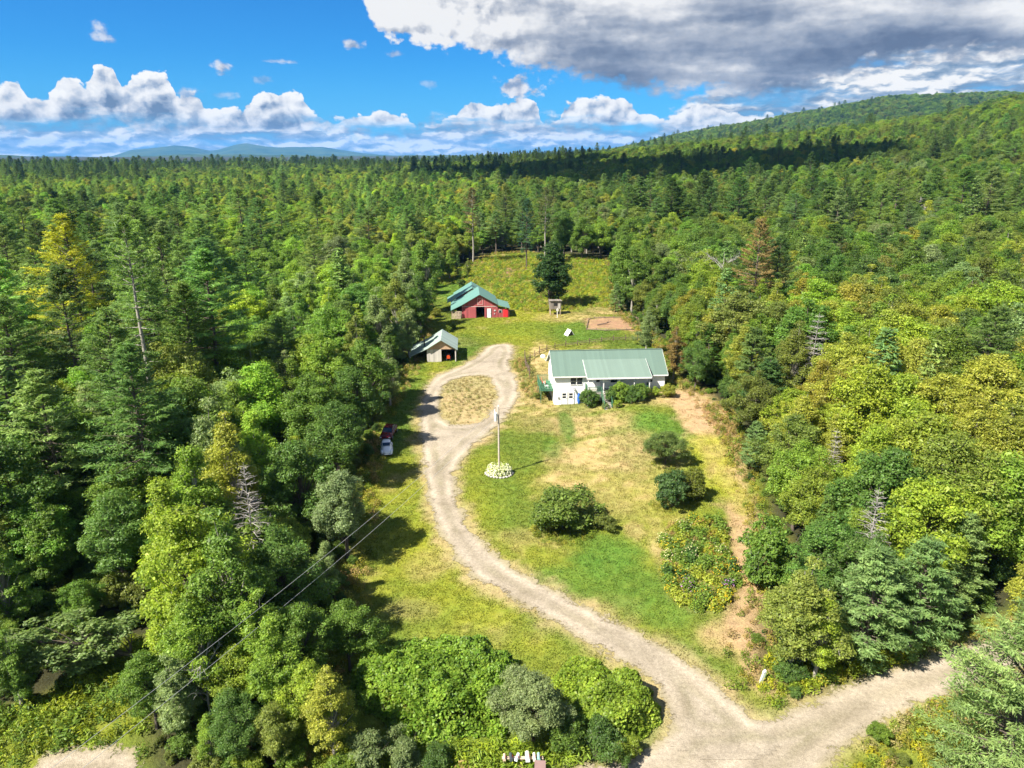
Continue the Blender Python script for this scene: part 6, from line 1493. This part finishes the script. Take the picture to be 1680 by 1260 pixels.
# unseen sky behind and above: bright broken cloud added to raise the fill light
pl = wt.new('ShaderNodeVectorMath', operation='DIVIDE'); wt.put(pl.inputs[0], co); cz_ = wt.new('ShaderNodeCombineXYZ')
zz_ = wt.math('MAXIMUM', sp.outputs[2], 0.12)
for i_ in range(3): wt.put(cz_.inputs[i_], zz_)
wt.put(pl.inputs[1], cz_.outputs[0])
ov = wt.map(wt.noise(pl.outputs[0], 1.3, 4, 0.55), 0.40, 0.56, 0, 0.9, True)
rest_ = wt.mix(ov, skyc, (0.80 * L_, 0.84 * L_, 0.90 * L_, 1))
final = wt.mix(front, rest_, s4)
wt.put(bg.inputs['Color'], final); bg.inputs['Strength'].default_value = 1.0
W.cycles.sampling_method = 'MANUAL'; W.cycles.sample_map_resolution = 512

S.view_settings.view_transform = 'Standard'; S.view_settings.look = 'None'; S.view_settings.gamma = 1
S.view_settings.exposure = EXPOSURE
S.render.engine = 'CYCLES'
cy = S.cycles
cy.max_bounces = 6; cy.diffuse_bounces = 4; cy.glossy_bounces = 2; cy.transmission_bounces = 4; cy.transparent_max_bounces = 12; cy.volume_bounces = 0
cy.use_denoising = True
try: cy.denoiser = 'OPENIMAGEDENOISE'
except Exception: pass

# a bank of cumulus behind the camera's left shoulder: its shade lies on the far slope
CLM = bpy.data.materials.new('cloud_white'); CLM.use_nodes = True
cb = CLM.node_tree.nodes['Principled BSDF']; ct_ = NT(CLM.node_tree); ctr = ct_.new('ShaderNodeBsdfTransparent'); cmx = ct_.new('ShaderNodeMixShader'); cmx.inputs[0].default_value = 0.28; ct_.put(cmx.inputs[1], cb.outputs[0]); ct_.put(cmx.inputs[2], ctr.outputs[0]); ct_.put(CLM.node_tree.nodes['Material Output'].inputs[0], cmx.outputs[0]); cb.inputs['Base Color'].default_value = (.9, .9, .9, 1); cb.inputs['Roughness'].default_value = 1
mb = MB(); gc = np.random.default_rng(3)
for px_, py_, rx__, ry__ in ((760,296,70,60),(860,300,70,62),(960,302,70,62),(1060,301,70,62),(1160,297,70,60),(1260,290,68,58),(1350,280,62,50),(1430,268,55,40),(90,372,20,11),(190,370,22,12),(290,366,20,11),(900,284,80,65),(1050,282,80,65),(1200,276,75,60),(40,268,420,330),(180,268,430,330),(330,268,420,300),(480,268,330,260)):
    gx_, gy_, gz_ = ground(px_, py_); k_ = (930 - gz_) / sd.z
    c_ = np.array([gx_ + sd.x * k_, gy_ + sd.y * k_, 930])
    for q in range(5):
        mb.ball(c_ + gc.normal(size=3) * (rx__ * .35, ry__ * .35, 14), (rx__ * gc.uniform(.55, .9), ry__ * gc.uniform(.55, .9), 45), 20, 12)
for V_ in mb.V: V_ += (np.stack([fbm(V_[:, 0], V_[:, 1], 3, 60, 7), fbm(V_[:, 1], V_[:, 2], 3, 60, 8), fbm(V_[:, 0], V_[:, 2], 3, 60, 9)], 1) - .5) * 60
tag(mb.build('clouds', CLM, smooth=True), 'cumulus bank outside the view that shades the far slope', kind='stuff')

if HAZE:
    hm = bpy.data.materials.new('haze'); hm.use_nodes = True; hn = hm.node_tree; hn.nodes.clear()
    hv = hn.nodes.new('ShaderNodeVolumePrincipled'); ho = hn.nodes.new('ShaderNodeOutputMaterial'); hn.links.new(hv.outputs[0], ho.inputs['Volume'])
    hv.inputs['Color'].default_value = (0.12, 0.43, 0.95, 1); hv.inputs['Density'].default_value = HAZE
    hv.inputs['Anisotropy'].default_value = 0.0
    b = MB(); b.box(-14500, 14500, -1500, 19500, -160, 330)
    tag(b.build('haze', hm), 'thin blue air over the whole valley', kind='stuff')
